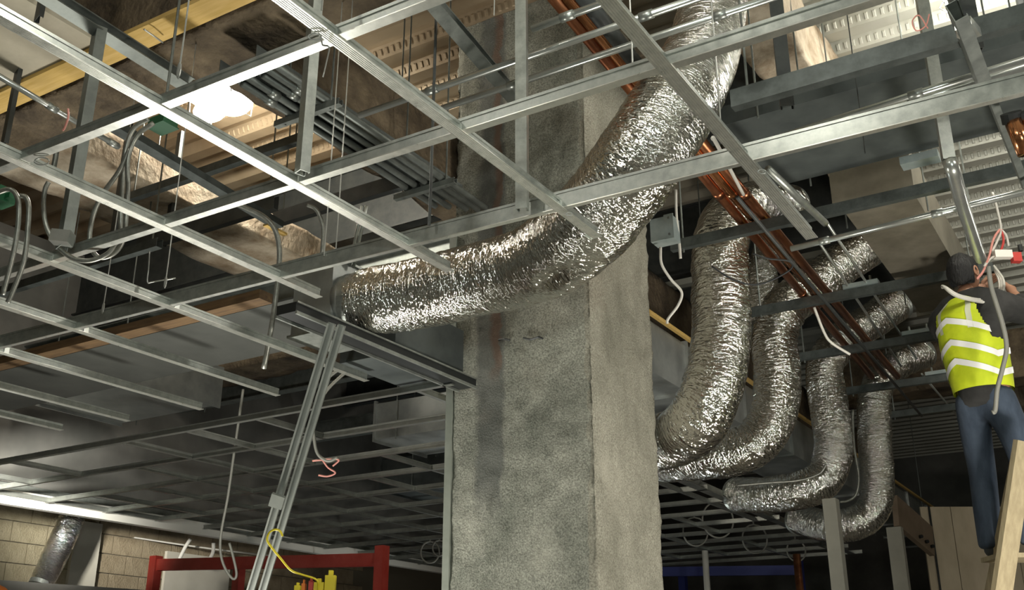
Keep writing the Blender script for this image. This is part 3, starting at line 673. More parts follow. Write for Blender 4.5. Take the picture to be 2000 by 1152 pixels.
# ------------------------------------------------------------------ plenum box with slot diffuser at the left end of the big duct
pl = thing('plenum_box', (-3.22, 3.5, G + .06), 'grey sheet metal plenum box joined to the left end of the big duct', 'plenum')
q = P_main[0]
MB().box((-3.34, q.y - 0.13, EYE + 1.56), (-3.10, q.y + 0.15, EYE + 1.93)).build('box', SHEET, pl)
MB().tube([Vector((-3.11, q.y, q.z)), q + (P_main[6] - q).normalized() * 0.01], 0.138, 32).build('collar', SHEET, pl, smooth=True)
for z in (EYE + 1.565, EYE + 1.925): MB().box((-3.352, q.y - 0.142, z - 0.006), (-3.088, q.y + 0.162, z + 0.006)).build('seam_flange', GALV, pl)
sl = thing('slot_diffuser', (-3.02, 3.75, G), 'black slotted diffuser rail under the plenum, running to the column', 'diffuser')
MB().box((-3.075, 3.06, G + 0.012), (-2.965, 4.44, G + 0.055)).build('housing', BLACK, sl)
for x in (-3.077, -2.963): MB().box((x - 0.004, 3.06, G), (x + 0.006, 4.44, G + 0.014)).build('slot_rail', GALV, sl)
MB().box((-3.40, 3.85, G + 0.057), (-3.05, 4.44, G + 0.34)).build('side_plenum', SHEET_SHADE, sl)
MB().box((-2.962, 3.06, G + 0.05), (-2.955, 4.44, G + 0.058)).build('top_rail', GALV, sl)

# ------------------------------------------------------------------ rectangular ducts
def rect_duct(a, b, mat, label, flanges=0.9, group=None):
    (x0, y0, z0), (x1, y1, z1) = a, b; root = thing('sheet_duct', ((x0 + x1) / 2, (y0 + y1) / 2, z0), label, 'duct', group)
    MB().box(a, b).build('duct_body', mat, root)
    ax = 0 if x1 - x0 > y1 - y0 else 1; L = (x1 - x0) if ax == 0 else (y1 - y0); n = max(1, int(L / flanges))
    for i in range(n + 1):
        t = L * i / n; e = 0.022
        if ax == 0: MB().box((x0 + t - .008, y0 - e, z0 - e), (x0 + t + .008, y1 + e, z1 + e)).build('flange_joint', mat, root)
        else: MB().box((x0 - e, y0 + t - .008, z0 - e), (x1 + e, y0 + t + .008, z1 + e)).build('flange_joint', mat, root)
    for t in (.15, .85):
        for e in (-.03, .03):
            if ax == 0: px, py = x0 + L * t, (y0 if e < 0 else y1) + e
            else: px, py = (x0 if e < 0 else x1) + e, y0 + L * t
            MB().tube([(px, py, z0 - .03), (px, py, DECK - .002)], .005, 5).build('hanger_rod', GALVD, root)
    return root
rect_duct((-3.3, 5.6, EYE + 2.0), (-2.72, 16.2, EYE + 2.36), SHEET, 'long grey sheet duct running back beside the column, behind the foil ducts', 1.1)
rect_duct((-1.45, 4.2, EYE + 2.5), (-0.1, 4.95, EYE + 2.6), SHEET_SHADE, 'dark wide sheet duct above the far cross tee at the right', 1.0)
rect_duct((-1.2, 5.3, EYE + 2.5), (-0.82, 7.4, EYE + 2.8), M('tan duct', (0.16, 0.145, 0.11), (0.24, 0.22, 0.17), 4, metal=0.3, rough=0.55), 'tan sheet duct left of the worker\'s head', 1.9)
rect_duct((-5.4, 6.6, EYE + 1.95), (-3.8, 7.3, EYE + 2.25), SHEET, 'grey sheet duct glimpsed above the dim far ceiling', 0.8)
rect_duct((-7.6, 5.0, EYE + 2.2), (-6.4, 5.8, EYE + 2.5), SHEET, 'grey sheet duct above the dim ceiling at the far left', 0.6)
rect_duct((-6.6, 8.2, EYE + 1.9), (-3.9, 9.0, EYE + 2.2), SHEET_SHADE, 'dark sheet duct deep above the dim far ceiling', 0.9)
rect_duct((-1.6, 2.95, EYE + 2.84), (-1.1, 3.2, EYE + 3.06), SHEET_SHADE, 'sheet duct at the very top feeding the big foil duct', 0.45)
# duct straps, steel joists above the far grid
for k in range(5):
    y = 5.2 + k * 1.7
    tag(MB().profile([(-0.05, 0), (0.05, 0), (0.05, 0.008), (0.004, 0.008), (0.004, 0.2), (0.05, 0.2), (0.05, 0.208), (-0.05, 0.208), (-0.05, 0.2), (-0.004, 0.2), (-0.004, 0.008), (-0.05, 0.008)], (-9.3, y, EYE + 2.62), (-3.45, y, EYE + 2.62)).build('joist', GALVD), ORD[k] + ' steel joist back crossing above the dim far ceiling', 'joist', 'steel joists above the dim far ceiling')

# ------------------------------------------------------------------ copper pipes on trapeze struts
for i, (p, q, m) in enumerate([((1078, -10), (1702, 735), COPPERD), ((1106, -10), (1728, 735), COPPER), ((1131, -10), (1752, 735), COPPERD)]):
    a = Pz(*p, 2.47); b = Pz(*q, 2.47)
    conduit([a, a.lerp(b, .5), b.lerp(a, -0.0)], 0.027, m, ['left', 'middle', 'right-hand'][i] + ' copper pipe of the three slanting down past the column', (0.33, 0.62), 'copper_pipe', 'pipe', 'copper pipes', 14, m)
conduit([Pz(1128, -20, 2.3), Pz(1262, 150, 2.3)], 0.03, BLKST, 'black pipe right of the copper pipes at the top', ())
conduit([Pz(1440, 385, 2.34), Pz(1800, 812, 2.34)], 0.011, BLKST, 'thin black pipe running along under the copper pipes', ())
for i, (yz, xa, xb) in enumerate([(2.16, -.885, -.05), (2.705, -.885, -.25), (3.19, -.91, -.3), (3.672, -.885, -.35), (4.1, -.84, -.4)]):
    z = 2.40; nm = ['nearest', 'second', 'third', 'fourth', 'farthest'][i]
    r = thing('trapeze_hanger', (xa * z, yz * z, EYE + z), nm + ' dark trapeze strut carrying the copper pipes', 'strut', 'trapeze hangers')
    pr = [(-.02, .03), (-.02, -.03), (.02, -.03), (.02, .03), (.012, .03), (.012, .026), (.017, .026), (.017, -.027), (-.017, -.027), (-.017, .026), (-.012, .026), (-.012, .03)]
    MB().profile(pr, (xa * z, yz * z, EYE + z), (xb * z, yz * z, EYE + z)).build('strut_channel', STRUT, r)
    for xe in (xa + .03, xb - .03): MB().tube([(xe * z, yz * z, EYE + z - .05), (xe * z, yz * z, DECK - 0.002)], 0.006, 6).build('threaded_rod', GALVD, r)
    if i in (1, 2, 3):
        x = [0, -.575, -.53, -.56][i] * z
        MB().box((x - .11, yz * z - .035, EYE + z + .031), (x + .11, yz * z + .035, EYE + z + .06)).build('pipe_clamp', BOXG, r)
        for dx in (-.06, .06): MB().tube([(x + dx, yz * z, EYE + z + .06), (x + dx, yz * z, EYE + z + .10)], 0.008, 6).build('clamp_bolt', GALV, r)
xstrut(1.607 * 2.0, -1.05, 0.3, 2.0, 0.07, 'dark strut across the top right, right of the big duct')
for i, (u, v, z) in enumerate([(1538, 212, 2.05), (1905, 100, 2.0)]):
    vstud((u, v), 3.8, 0.05, 0.03, BLKST, ['black upright strap with a bright edge right of the big duct', 'black upright strap at the top right corner'][i], z, name='hanger_strap', cat='strap', face=(-0.4, 1, 0))
# clutter hung on the right
b0 = Pz(1880, 45, 1.9); tag(MB().bar(b0, Pz(1900, 68, 1.9), 0.05, 0.03).bar(Pz(1893, 60, 1.9), Pz(1878, 70, 1.9), 0.045, 0.03).build('beam_clamp', EMT), 'shiny bent clamp at the top right', 'clamp')
b0 = Pz(1797, 312, 2.478); tag(MB().box(tuple(b0 - Vector((.09, .04, .02))), tuple(b0 + Vector((.09, .04, .02)))).build('cover_plate', BOXG), 'grey cover plate under the dark duct at right', 'plate')
for i, (u, v) in enumerate([(1976, 228), (2001, 226)]):
    c = Pz(u, v, 2.1); r = thing('copper_stub', c, ['left', 'right'][i] + ' open copper stub at the right edge', 'pipe', 'copper stubs')
    MB().tube([c, c + Vector((0.0, 0.0, -0.16)) + RT * 0.03], 0.034, 14).build('pipe', COPPER, r, smooth=True)
    MB().tube([c + Vector((0, -.012, .012)), c + Vector((0, .01, -0.02))], 0.039, 14).build('open_end', BLACK, r)
curl = [Pz(u, v, 1.98) for u, v in [(1812, 55), (1795, 30), (1782, 42), (1790, 60), (1808, 50), (1815, 28)]]
cable('loose_wire', curl, 0.0022, PINKC, 'small pinkish curl of wire under the bright deck at top right', 'wire')
fl = Pz(1570, 258, 1.578); tag(MB().bar(fl, Pz(1645, 252, 1.578), 0.03, 0.003, up=(0.2, -.5, 1)).build('metal_offcut', EMT), 'bright metal offcut lying on the far cross tee at right', 'offcut')

# ------------------------------------------------------------------ junction box by the column
jc = Pd(1299, 452, 4.75)
jb = thing('junction_box', jc, 'galvanised junction box with wires hanging right of the big duct', 'junction box')
MB().box(tuple(jc - Vector((.055, .04, .055))), tuple(jc + Vector((.055, .04, .055)))).build('box', BOXG, jb)
MB().box(tuple(jc + Vector((.015, -.046, -.06))), tuple(jc + Vector((.06, -.04, .06)))).build('cover', BOXG, jb)
for dz in (-.04, .04): MB().tube([jc + Vector((.04, -.046, dz)), jc + Vector((.04, -.051, dz))], .006, 8).build('screw', GALVD, jb)
cable('loose_wire', [Pd(u, v, 4.72) for u, v in [(1290, 482), (1292, 515), (1310, 545), (1331, 570), (1325, 595), (1305, 622), (1303, 632)]], 0.0065, WHITEC, 'white cable dangling from the junction box')
cable('loose_wire', [Pd(u, v, 4.75) for u, v in [(1320, 370), (1321, 420), (1326, 470), (1329, 505), (1327, 478), (1322, 440), (1316, 425)]], 0.0065, WHITEC, 'looped white cable rising behind the junction box')
cable('loose_wire', [Pd(u, v, 5.3) for u, v in [(1390, 520), (1430, 545), (1470, 556), (1505, 548), (1545, 525), (1540, 510), (1500, 505), (1470, 495)]], 0.005, BLACK, 'black cable slung across the first hanging ducts')
cable('loose_wire', [Pd(u, v, 6.0) for u, v in [(1590, 600), (1610, 650), (1625, 670), (1660, 692)]], 0.008, WHITEC, 'pale cable stub among the copper pipes')
cable('pale_wire', [Pz(1452, 380, 1.9), Pz(1400, 282, 1.7), Pz(1392, 270, 1.62)], 0.007, WHITEC, 'pale wire from the big duct down to the copper pipes')
cable('armoured_cable', [Pd(u, v, 8.0) for u, v in [(1440, 948), (1500, 943), (1560, 938), (1600, 925), (1615, 905)]], 0.009, MC, 'thin cable lying along the third hanging duct')
cable('armoured_cable', [Pd(u, v, 8.6) for u, v in [(1665, 800), (1668, 870), (1677, 930), (1672, 965), (1655, 978), (1640, 980)]], 0.011, MC, 'thin cable hooking down between the last two hanging ducts')

for i, (p, q) in enumerate([((708, 402), (683, 520)), ((716, 402), (690, 522))]):
    conduit([Pd(*p, 4.9), Pd(*q, 5.0)], 0.008, EMT, ['left', 'right'][i] + ' thin rod of the slanting pair above the plenum box', (), 'rod', 'rod', 'slanting rods above the plenum', seg=6)
tag(MB().box((-2.69, 5.6, EYE + 2.37), (-2.665, 16.2, EYE + 2.395)).build('edge_batten', YWOOD), 'thin yellow-brown batten along the top of the long grey sheet duct', 'batten')
# ------------------------------------------------------------------ looping cables at left
def mc(pts, dep, label, r=0.009, mat=MC): 
    return cable('armoured_cable', [Pd(u, v, dep + (x[0] if x else 0)) for (u, v, *x) in pts], r, mat, label, 'cable', 'armoured cables at the left', seg=8)
mc([(290, 232), (262, 250), (246, 290), (240, 350), (236, 420), (236, 470)], 3.9, 'cable dropping from the green box, left of its twin')
mc([(300, 240), (268, 265), (250, 310), (250, 370), (246, 430), (240, 470), (222, 495), (195, 503), (178, 485), (175, 460), (182, 420), (200, 380), (232, 335), (254, 290)], 3.85, 'cable from the green box making the wide lower loop')
mc([(95, 355), (88, 370), (85, 400), (90, 440), (105, 470), (125, 493), (150, 507), (180, 508), (210, 495), (230, 470)], 3.8, 'cable loop swinging past the shiny bracket')
mc([(-10, 378), (20, 370), (35, 390), (36, 430), (30, 475), (20, 520), (5, 575)], 3.7, 'outer cable drooping at the left edge')
mc([(38, 382), (50, 385), (56, 405), (54, 450), (50, 490), (42, 525), (22, 575), (15, 590)], 3.75, 'inner cable drooping at the left edge')
mc([(112, 280), (108, 310), (102, 340)], 3.9, 'short cable end above the second tee', 0.010)
mc([(455, 395), (510, 420), (535, 445), (545, 480), (545, 520), (540, 570), (530, 640), (515, 720)], 5.2, 'conduit curving down in front of the tan beam', 0.013)
mc([(600, 400), (618, 410), (630, 440), (630, 480), (620, 600), (618, 640), (622, 680)], 5.4, 'thin conduit curving down left of the plenum', 0.011)
mc([(735, 695), (690, 708), (650, 730), (625, 760), (612, 810), (613, 850), (620, 885), (640, 900), (660, 893)], 6.5, 'outer grey cable curving down beside the poles', 0.010, GREYC)
mc([(752, 698), (700, 712), (660, 740), (630, 775), (618, 820)], 6.55, 'inner grey cable curving down beside the poles', 0.010, GREYC)
mc([(475, 760), (465, 830), (455, 900), (445, 970), (432, 1040), (431, 1080), (440, 1110), (455, 1130), (462, 1120), (455, 1085), (448, 1060)], 7.0, 'long thin cable hanging to a loop in front of the red rack', 0.009, GREYC)
cable('loose_wire', [Pd(u, v, 6.5) for u, v in [(610, 900), (640, 897), (662, 898), (650, 910)]], 0.006, PINKC, 'upper pink wire end near the leaning poles', 'wire')
cable('loose_wire', [Pd(u, v, 6.5) for u, v in [(625, 890), (640, 912), (655, 923), (640, 930), (622, 928)]], 0.006, PINKC, 'lower pink wire end near the leaning poles', 'wire')
cable('bent_wire', [Pd(u, v, 4.3) for u, v in [(292, 490), (290, 525), (288, 550), (300, 550), (343, 543)]], 0.003, WIRE, 'L-bent bare wire below the tan beam', 'wire')
cable('loose_wire', [Pd(u, v, 3.4) for u, v in [(133, 212), (133, 230), (126, 250), (122, 255)]], 0.0035, PINKC, 'short pinkish wire tail under the beige board', 'wire')
gb = Pd(318, 242, 4.1); g = thing('green_box', gb, 'green junction box beside the glowing lamp', 'junction box')
MB().box(tuple(gb - Vector((.045, .035, .015))), tuple(gb + Vector((.045, .035, .02)))).build('box', GREEN, g)
MB().box(tuple(gb - Vector((.05, .04, .02))), tuple(gb + Vector((.05, .04, -.015)))).build('cover', GREEN, g)
MB().tube([gb + ZU * .02, Vector((gb.x, gb.y, DECK - .002))], .006, 6).build('hanger_rod', GALVD, g)
g2 = Pd(2, 385, 4.0); tag(MB().box(tuple(g2 - Vector((.04, .035, .03))), tuple(g2 + Vector((.04, .035, .03)))).bar(g2 + Vector((.04, 0, -.01)), g2 + Vector((.07, 0, -.01)), .02, .02).build('green_box', GREEN), 'dark green junction box at the left edge', 'junction box')

# ------------------------------------------------------------------ two leaning poles
POLEM = M('pole steel', (0.26, 0.28, 0.255), (0.33, 0.35, 0.32), 6, metal=0.3, rough=0.5)
t0 = Pz(648, 632, GR - 0.02); f0 = Pd(478, 1190, 4.75)
dd = (f0 - t0).normalized(); k = -(t0.z) / dd.z; foot = t0 + dd * k
cstud('leaning_pole', t0, foot, 0.034, 0.025, POLEM, 'left leaning steel pole of the pair left of the column', 'pole', face=tuple(-FW), group='leaning poles')
sh = RT * 0.048 + fh * 0.03
cstud('leaning_pole', t0 + sh * 0.8, foot + sh * 1.3, 0.034, 0.025, POLEM, 'right leaning steel pole of the pair left of the column', 'pole', face=tuple(-FW), group='leaning poles')
pc = t0.lerp(foot, .22); tag(MB().bar(pc - dd * .03 - FW * .02, pc + dd * .03 - FW * .02, .06, .02, up=-FW).build('pole_clamp', POLEM), 'small clamp part way up the leaning poles', 'clamp')

# ------------------------------------------------------------------ posts, walls and things far right
def post(u, v, dep, wd, label, mat=GALV):
    p = Pd(u, v, dep); r = thing('post', (p.x, p.y, 0), label, 'post', 'grey stud posts')
    MB().box((p.x - wd / 2, p.y - .05, 0.012), (p.x + wd / 2, p.y + .05, p.z)).build('stud', mat, r)
    MB().box((p.x - wd / 2 - .03, p.y - .09, 0), (p.x + wd / 2 + .03, p.y + .09, 0.012)).build('base_track', mat, r)
POSTM = M('post grey', (0.26, 0.255, 0.215), (0.31, 0.30, 0.25), 3, metal=0.1, rough=0.6)
post(1622, 975, 7.9, .10, 'grey stud post below the third hanging duct', POSTM)
post(1747, 1030, 10.3, .14, 'grey stud post right of the farthest hanging duct', POSTM)
fb = thing('end_beam', (-2.3, 14.5, EYE + 1.9), 'brown end beam with bolts at the back right, above the tan wall', 'beam')
a, b = Pd(1745, 968, 11.4), Pd(1815, 1030, 12.2)
MB().bar(a - ZU * .16, b - ZU * .16, .06, .34).build('web', M('primer brown', (0.20, 0.15, 0.10), (0.27, 0.20, 0.14), 3, rough=0.7), fb)
for s in (0.55, 0.72, 0.88):
    c = a.lerp(b, s); MB().tube([c - ZU * .26 - fh * .03 + RT * .02, c - ZU * .26 - fh * .07 + RT * .03], .02, 8).build('bolt', BLACK, fb)
pw = thing('partition', (0, 15.5, 0), 'tan plywood partition behind the worker\'s legs', 'partition')
pa = Pd(1795, 990, 12.6); pb = Pd(2090, 975, 12.6); zt = pa.z; n = 5
for i in range(n):
    s0 = pa.lerp(pb, i / n); s1 = pa.lerp(pb, (i + 1) / n); dr = (s1 - s0).normalized()
    MB().bar(Vector((s0.x, s0.y, zt / 2)) + dr * .004, Vector((s1.x, s1.y, zt / 2)) - dr * .004, 0.03, zt).build('plywood_sheet', PLY, pw)
wp = Pd(1824, 1060, 12.4); conduit([Vector((wp.x, wp.y, 0)), Vector((wp.x, wp.y, Pd(1816, 985, 12.4).z))], .012, BLKST, 'thin dark pipe standing against the tan partition', ())
# blue and dark storage rack seen low between column and posts
def rack(pl_, pr_, zt, matb, label, beam_h=.11, dep=(0, 0, 0), shelf=None, down=0.0):
    a, b = Vector(pl_), Vector(pr_); root = thing('storage_rack', (a.x, a.y, 0), label, 'rack')
    for p in (a, b): MB().box((p.x - .045, p.y - .045, 0), (p.x + .045, p.y + .045, p.z + (.06 if p is b else .03))).build('upright', matb, root)
    MB().bar(a - ZU * beam_h / 2, b - ZU * beam_h / 2, .05, beam_h).build('beam', matb, root)
    back = Vector((0.3, 0.95, 0)) * 0.9
    for p in (a, b):
        q = p + back; MB().box((q.x - .045, q.y - .045, 0), (q.x + .045, q.y + .045, q.z)).build('upright', matb, root)
        for z in (.6, 1.3, 2.0): MB().bar((p.x, p.y, z), (q.x, q.y, z + .3), .03, .03).build('brace', matb, root)
    if shelf:
        o = Vector((0, 0, shelf - a.z)); MB().add([a + o, b + o, b + o + back, a + o + back, a + o - ZU * .04, b + o - ZU * .04, b + o + back - ZU * .04, a + o + back - ZU * .04], [(0,1,2,3),(7,6,5,4),(0,4,5,1),(1,5,6,2),(2,6,7,3),(3,7,4,0)]).build('shelf', GALVD, root)
    return root
ra, rb = Pd(305, 1090, 10.2), Pd(748, 1077, 8.8); rb.z = ra.z = (ra.z + rb.z) / 2
SHELF = 2.22
rack(Pd(305, 1092, 10.3), Pd(746, 1080, 8.9), 0, RED, 'red steel storage rack at the bottom, left of the column', shelf=SHELF)
rack(Pd(1240, 1108, 13.0), Pd(1560, 1104, 12.4), 0, BLUE, 'dark blue storage rack low behind the column at right', shelf=2.0)
# yellow hook and bright containers on a small work platform in front of the leaning poles
SHELF = 1.965
hk = [Pd(u, v, 4.45) for u, v in [(552, 1047), (547, 1037), (537, 1034), (526, 1040), (522, 1054), (530, 1068), (548, 1090), (568, 1113), (590, 1122), (618, 1132), (622, 1150)]]
hk.append(Vector((hk[-1].x, hk[-1].y, SHELF)))
cable('yellow_hook', hk, 0.0045, YEL, 'yellow hooked rod rising in front of the leaning poles', 'hook', seg=8)
wpc = Pd(625, 1160, 4.55); wk = thing('work_platform', (wpc.x, wpc.y, 0), 'small plank platform under the bright containers at the bottom', 'platform')
for k in range(3):
    o_ = fh * (-.16 + .16 * k); MB().bar(Vector((wpc.x, wpc.y, SHELF - .02)) + o_ - RT * .16, Vector((wpc.x, wpc.y, SHELF - .02)) + o_ + RT * .42, .15, .038).build('plank', WOOD, wk)
for i_ in (-.12, .38):
    for j_ in (-.2, .2):
        c_ = Vector((wpc.x, wpc.y, 0)) + RT * i_ + fh * j_; MB().tube([c_, c_ + ZU * (SHELF - .04)], .02, 8).build('leg', GALVD, wk)
def tagbox(u0, u1, v0, dep, mat, label, th=.035):
    a, b = Pd(u0, v0, dep), Pd(u1, v0, dep); p = (a + b) / 2; wd = (b - a).length
    r = thing('tool_case', (p.x, p.y, SHELF), label, 'container', 'bright containers at the bottom')
    h = p.z - SHELF
    MB().bar(Vector((a.x, a.y, SHELF + h * .42)), Vector((b.x, b.y, SHELF + h * .42)), th, h * .84).build('body', mat, r)
    m0 = a.lerp(b, .3); m1 = a.lerp(b, .7); MB().bar(Vector((m0.x, m0.y, SHELF + h * .92)), Vector((m1.x, m1.y, SHELF + h * .92)), th * .7, h * .16).build('cap', mat, r)
tagbox(615, 634, 1130, 4.5, YEL, 'yellow container left of the tallest one below the hook')
tagbox(637, 657, 1114, 4.52, YEL, 'tallest yellow container at the bottom, right of the hook')
tagbox(577, 588, 1138, 4.42, YEL, 'small yellow container below the yellow hook')
tagbox(591, 598, 1132, 4.62, ORANGE, 'thin orange container between yellow ones at the bottom')
tagbox(605, 613, 1126, 4.62, REDC, 'thin red container left of the yellow ones at the bottom')
# orange helmet peeping in at the lower left corner
hc = Pd(-22, 1178, 6.0); hm = thing('hard_hat', hc, 'orange hard hat at the lower left corner', 'hard hat')
MB().ellipsoid(hc, (.14, .12, .11), 20, 10).build('shell', ORANGE, hm, smooth=True)
MB().tube([hc + Vector((.15 * math.cos(i * math.pi / 12), .13 * math.sin(i * math.pi / 12), -.04)) for i in range(25)], .012, 6).build('brim', ORANGE, hm, smooth=True)
# shelf post the hat hangs on, below the frame
tag(MB().box((hc.x - .05, hc.y - .05, 0), (hc.x + .05, hc.y + .05, hc.z - .02)).build('timber_post', WOOD), 'timber post under the orange hard hat', 'post')
ba, bb = Pd(-60, 1122, 9.0), Pd(345, 1150, 9.6); dk = thing('dark_bench', (ba.x, ba.y, 0), 'dark steel bench rail low at the left, before the block wall', 'bench')
MB().bar(ba - ZU * .12, bb - ZU * .12, .06, .18).build('rail', WALLD, dk)
for c_ in (ba, ba.lerp(bb, .97)): MB().box((c_.x - .04, c_.y - .04, 0), (c_.x + .04, c_.y + .04, c_.z - .21)).build('leg', WALLD, dk)
# drywall sheet leaning on the block wall
da, db = Px(150, 1060, -9.55), Px(202, 1060, -9.55)
tag(MB().box((-9.64, da.y, 1.2), (-9.60, db.y, Px(180, 1020, -9.6).z)).build('drywall_sheet', DRYW), 'pale drywall sheet standing against the block wall', 'drywall')
d2a, d2b = Px(335, 1060, -9.55), Px(460, 1060, -9.55)
tag(MB().box((-9.64, d2a.y, 1.0), (-9.60, d2b.y, 3.1)).build('drywall_sheet', DRYW), 'large pale drywall sheet behind the red rack', 'drywall')
cable('thin_rail', [Pd(u, v, 11.5) for u, v in [(150, 1030), (260, 1049), (380, 1067), (500, 1082), (690, 1100)]], 0.010, WHITEC, 'thin pale pipe running above the red rack', 'pipe', n=3)
for i, pts in enumerate([[(372, 1053), (362, 1068), (350, 1092)], [(417, 1060), (416, 1078), (408, 1094)]]):
    cable('pvc_bend', [Pd(u, v, 11.2) for u, v in pts], 0.02, WHITEP, ['left', 'right'][i] + ' short white pipe bend above the red rack', 'pipe', 'white pipe bends')
for i, (u, v, r, dep) in enumerate([(1358, 1038, 24, 11), (1402, 1015, 30, 10.5), (1474, 1052, 24, 11), (1555, 1075, 18, 11.5), (840, 1078, 18, 11), (858, 1070, 13, 11)]):
    rr = r / FPX * dep; c = Pd(u, v, dep)
    pts = [c + RT * (rr * math.cos(a)) + ZU * (rr * 1.15 * math.sin(a)) for a in [math.pi / 2 + i2 * 2 * math.pi / 14 for i2 in range(15)]] + [c + ZU * rr * 1.4, Vector((c.x, c.y, DECK if c.x > -3.05 else max(G, c.z + rr * 1.6)))]
    cable('cable_coil', pts, 0.009, GREYC, ['coil of cable hanging just right of the column', 'larger coil of cable under the first hanging ducts', 'coil of cable hanging under the third hanging duct', 'small coil of cable left of the grey post', 'larger coil of cable just left of the column', 'smaller coil of cable touching the column\'s left side'][i], 'cable coil', 'hanging cable coils', n=3)
cp = Pd(1377, 1080, 11.5); conduit([Vector((cp.x, cp.y, 1.2)), Vector((cp.x, cp.y, Pd(1377, 1075, 11.5).z))], .035, WHITEP, 'short white pipe standing behind the blue rack', ())
cp = Pd(1556, 1085, 9.5); conduit([Vector((cp.x, cp.y, 0)), Vector((cp.x, cp.y, Pd(1556, 1082, 9.5).z))], .035, COPPERD, 'reddish upright pipe left of the grey post', ())

# ================================================================== worker on a ladder
MF = (RT * 0.8 + fh * 0.6).normalized()      # the way he faces
ML = ZU.cross(MF).normalized()               # his left
fp = Pd(1978, 1088, 5.8 / ray(1978, 1088).dot(fh))
FZ = fp.z                                    # foot level
def B(f, l, z): return Vector((fp.x, fp.y, FZ)) + MF * (f - .10 * max(0, z - .85)) + ML * l + ZU * z
SKIN = M('skin', (0.40, 0.20, 0.12), (0.46, 0.24, 0.15), 12, rough=0.55)
HAIRM = M('hair', (0.003, 0.003, 0.0035), (0.008, 0.008, 0.008), 60, rough=0.6, bump=0.6, bscale=90, stretch=(1, 1, 0.3))
SHIRT = M('dark shirt', (0.022, 0.023, 0.022), (0.045, 0.044, 0.042), 7, rough=0.9, bump=0.5, bscale=9)
JEANS = M('jeans', (0.03, 0.045, 0.07), (0.07, 0.095, 0.135), 8, rough=0.9, bump=0.5, bscale=12, stretch=(1, 1, 0.4))
VEST = M('vest yellow', (0.50, 0.62, 0.01), (0.64, 0.74, 0.02), 6, rough=0.7, bump=0.35, bscale=12)
REFL = M('reflective tape', (0.92, 0.92, 0.90), rough=0.35)
SHOE = M('shoes', (0.05, 0.055, 0.06), rough=0.7)
def skin_obj(name, chains, mat, parent, sub=2):
    """chains: list of [(point, radius)...]; first vertex of the first chain is the root; equal points are shared"""
    vs, rs, es, idx = [], [], [], {}
    for ch in chains:
        prev = None
        for p, r in ch:
            key = tuple(round(c, 4) for c in p)
            if key not in idx: idx[key] = len(vs); vs.append(Vector(p)); rs.append(r)
            i = idx[key]
            if prev is not None: es.append((prev, i))
            prev = i
    off = Vector((0, 0, 0)); q = parent
    while q is not None: off += q.location; q = q.parent
    me = bpy.data.meshes.new(name); me.from_pydata([tuple(v - off) for v in vs], es, [])
    o = bpy.data.objects.new(name, me); col.objects.link(o)
    sk = o.modifiers.new('skin', 'SKIN'); sk.use_smooth_shade = True
    if not me.skin_vertices: 
        bpy.context.view_layer.objects.active = o
        bpy.context.view_layer.update()
    sl_ = me.skin_vertices[0].data
    for i, r in enumerate(rs):
        rr = r if isinstance(r, tuple) else (r, r); sl_[i].radius = rr; sl_[i].use_root = (i == 0)
    sb = o.modifiers.new('sub', 'SUBSURF'); sb.levels = sub; sb.render_levels = sub
    dg = bpy.context.evaluated_depsgraph_get(); me2 = bpy.data.meshes.new_from_object(o.evaluated_get(dg))
    o.modifiers.clear(); o.data = me2; me2.materials.clear(); me2.materials.append(mat)
    me2.polygons.foreach_set('use_smooth', [True] * len(me2.polygons))
    o.parent = parent
    return o
man = thing('person', (fp.x, fp.y, FZ), 'person in a yellow high-visibility vest on a ladder, reaching up at the right', 'person')
# joints
PEL, SP1, CH, NK, HB = B(0, 0, .96), B(-.01, 0, 1.14), B(0, 0, 1.34), B(.03, 0, 1.47), B(.05, 0, 1.58)
SHL, ELL, WRL = B(.0, .19, 1.41), B(.21, .24, 1.43), B(.33, .08, 1.625)
SHR, ELR, WRR = B(.0, -.19, 1.40), B(.26, -.25, 1.36), B(.40, -.10, 1.58)
HPL, KNL, ANL, TOL = B(0, .10, .90), B(.05, .12, .50), B(-.01, .11, .09), B(.15, .13, .03)
HPR, KNR, ANR, TOR = B(0, -.10, .90), B(.07, -.12, .50), B(.02, -.11, .09), B(.18, -.13, .03)
def hand(wr, dr, palm_n, side):
    """palm and five fingers curled upward around the wires; returns chains rooted at the wrist"""
    d = dr.normalized(); s = d.cross(palm_n).normalized() * side; n = palm_n.normalized()
    pal = wr + d * .075; ch = [[(wr, .024), (wr + d * .035, (.032, .02)), (pal, (.036, .019))]]
    for i, (o, L) in enumerate([(-.028, .072), (-.010, .082), (.009, .077), (.027, .060)]):
        k = pal + s * o + d * .008
        p1 = k + d * L * .42 + n * .010; p2 = p1 + d * L * .22 + n * L * .30; p3 = p2 - d * L * .04 + n * L * .30
        ch.append([(pal, (.036, .019)), (k, .0105), (p1, .0098), (p2, .009), (p3, .0078)])
    tb = wr + d * .035; t1 = tb - s * .035 + d * .018 + n * .008; t2 = t1 - s * .012 + d * .028 + n * .02; t3 = t2 + d * .022 + n * .016
    ch.append([(tb, (.032, .02)), (t1, .0125), (t2, .011), (t3, .009)])
    return ch
chains = [[(PEL, .11), (SP1, (.115, .10)), (CH, (.14, .11)), (NK, .055), (HB, .06)],
          [(CH, (.14, .11)), (SHL, .06), (ELL, .042), (ELL.lerp(WRL, .4), .042), (WRL, .024)], [(CH, (.14, .11)), (SHR, .06), (ELR, .042), (ELR.lerp(WRR, .4), .042), (WRR, .024)],
          [(PEL, .11), (HPL, .068), (KNL, .058), (KNL.lerp(ANL, .35), .055), (ANL, .036), (TOL, .028)], [(PEL, .11), (HPR, .068), (KNR, .058), (KNR.lerp(ANR, .35), .055), (ANR, .036), (TOR, .028)]]
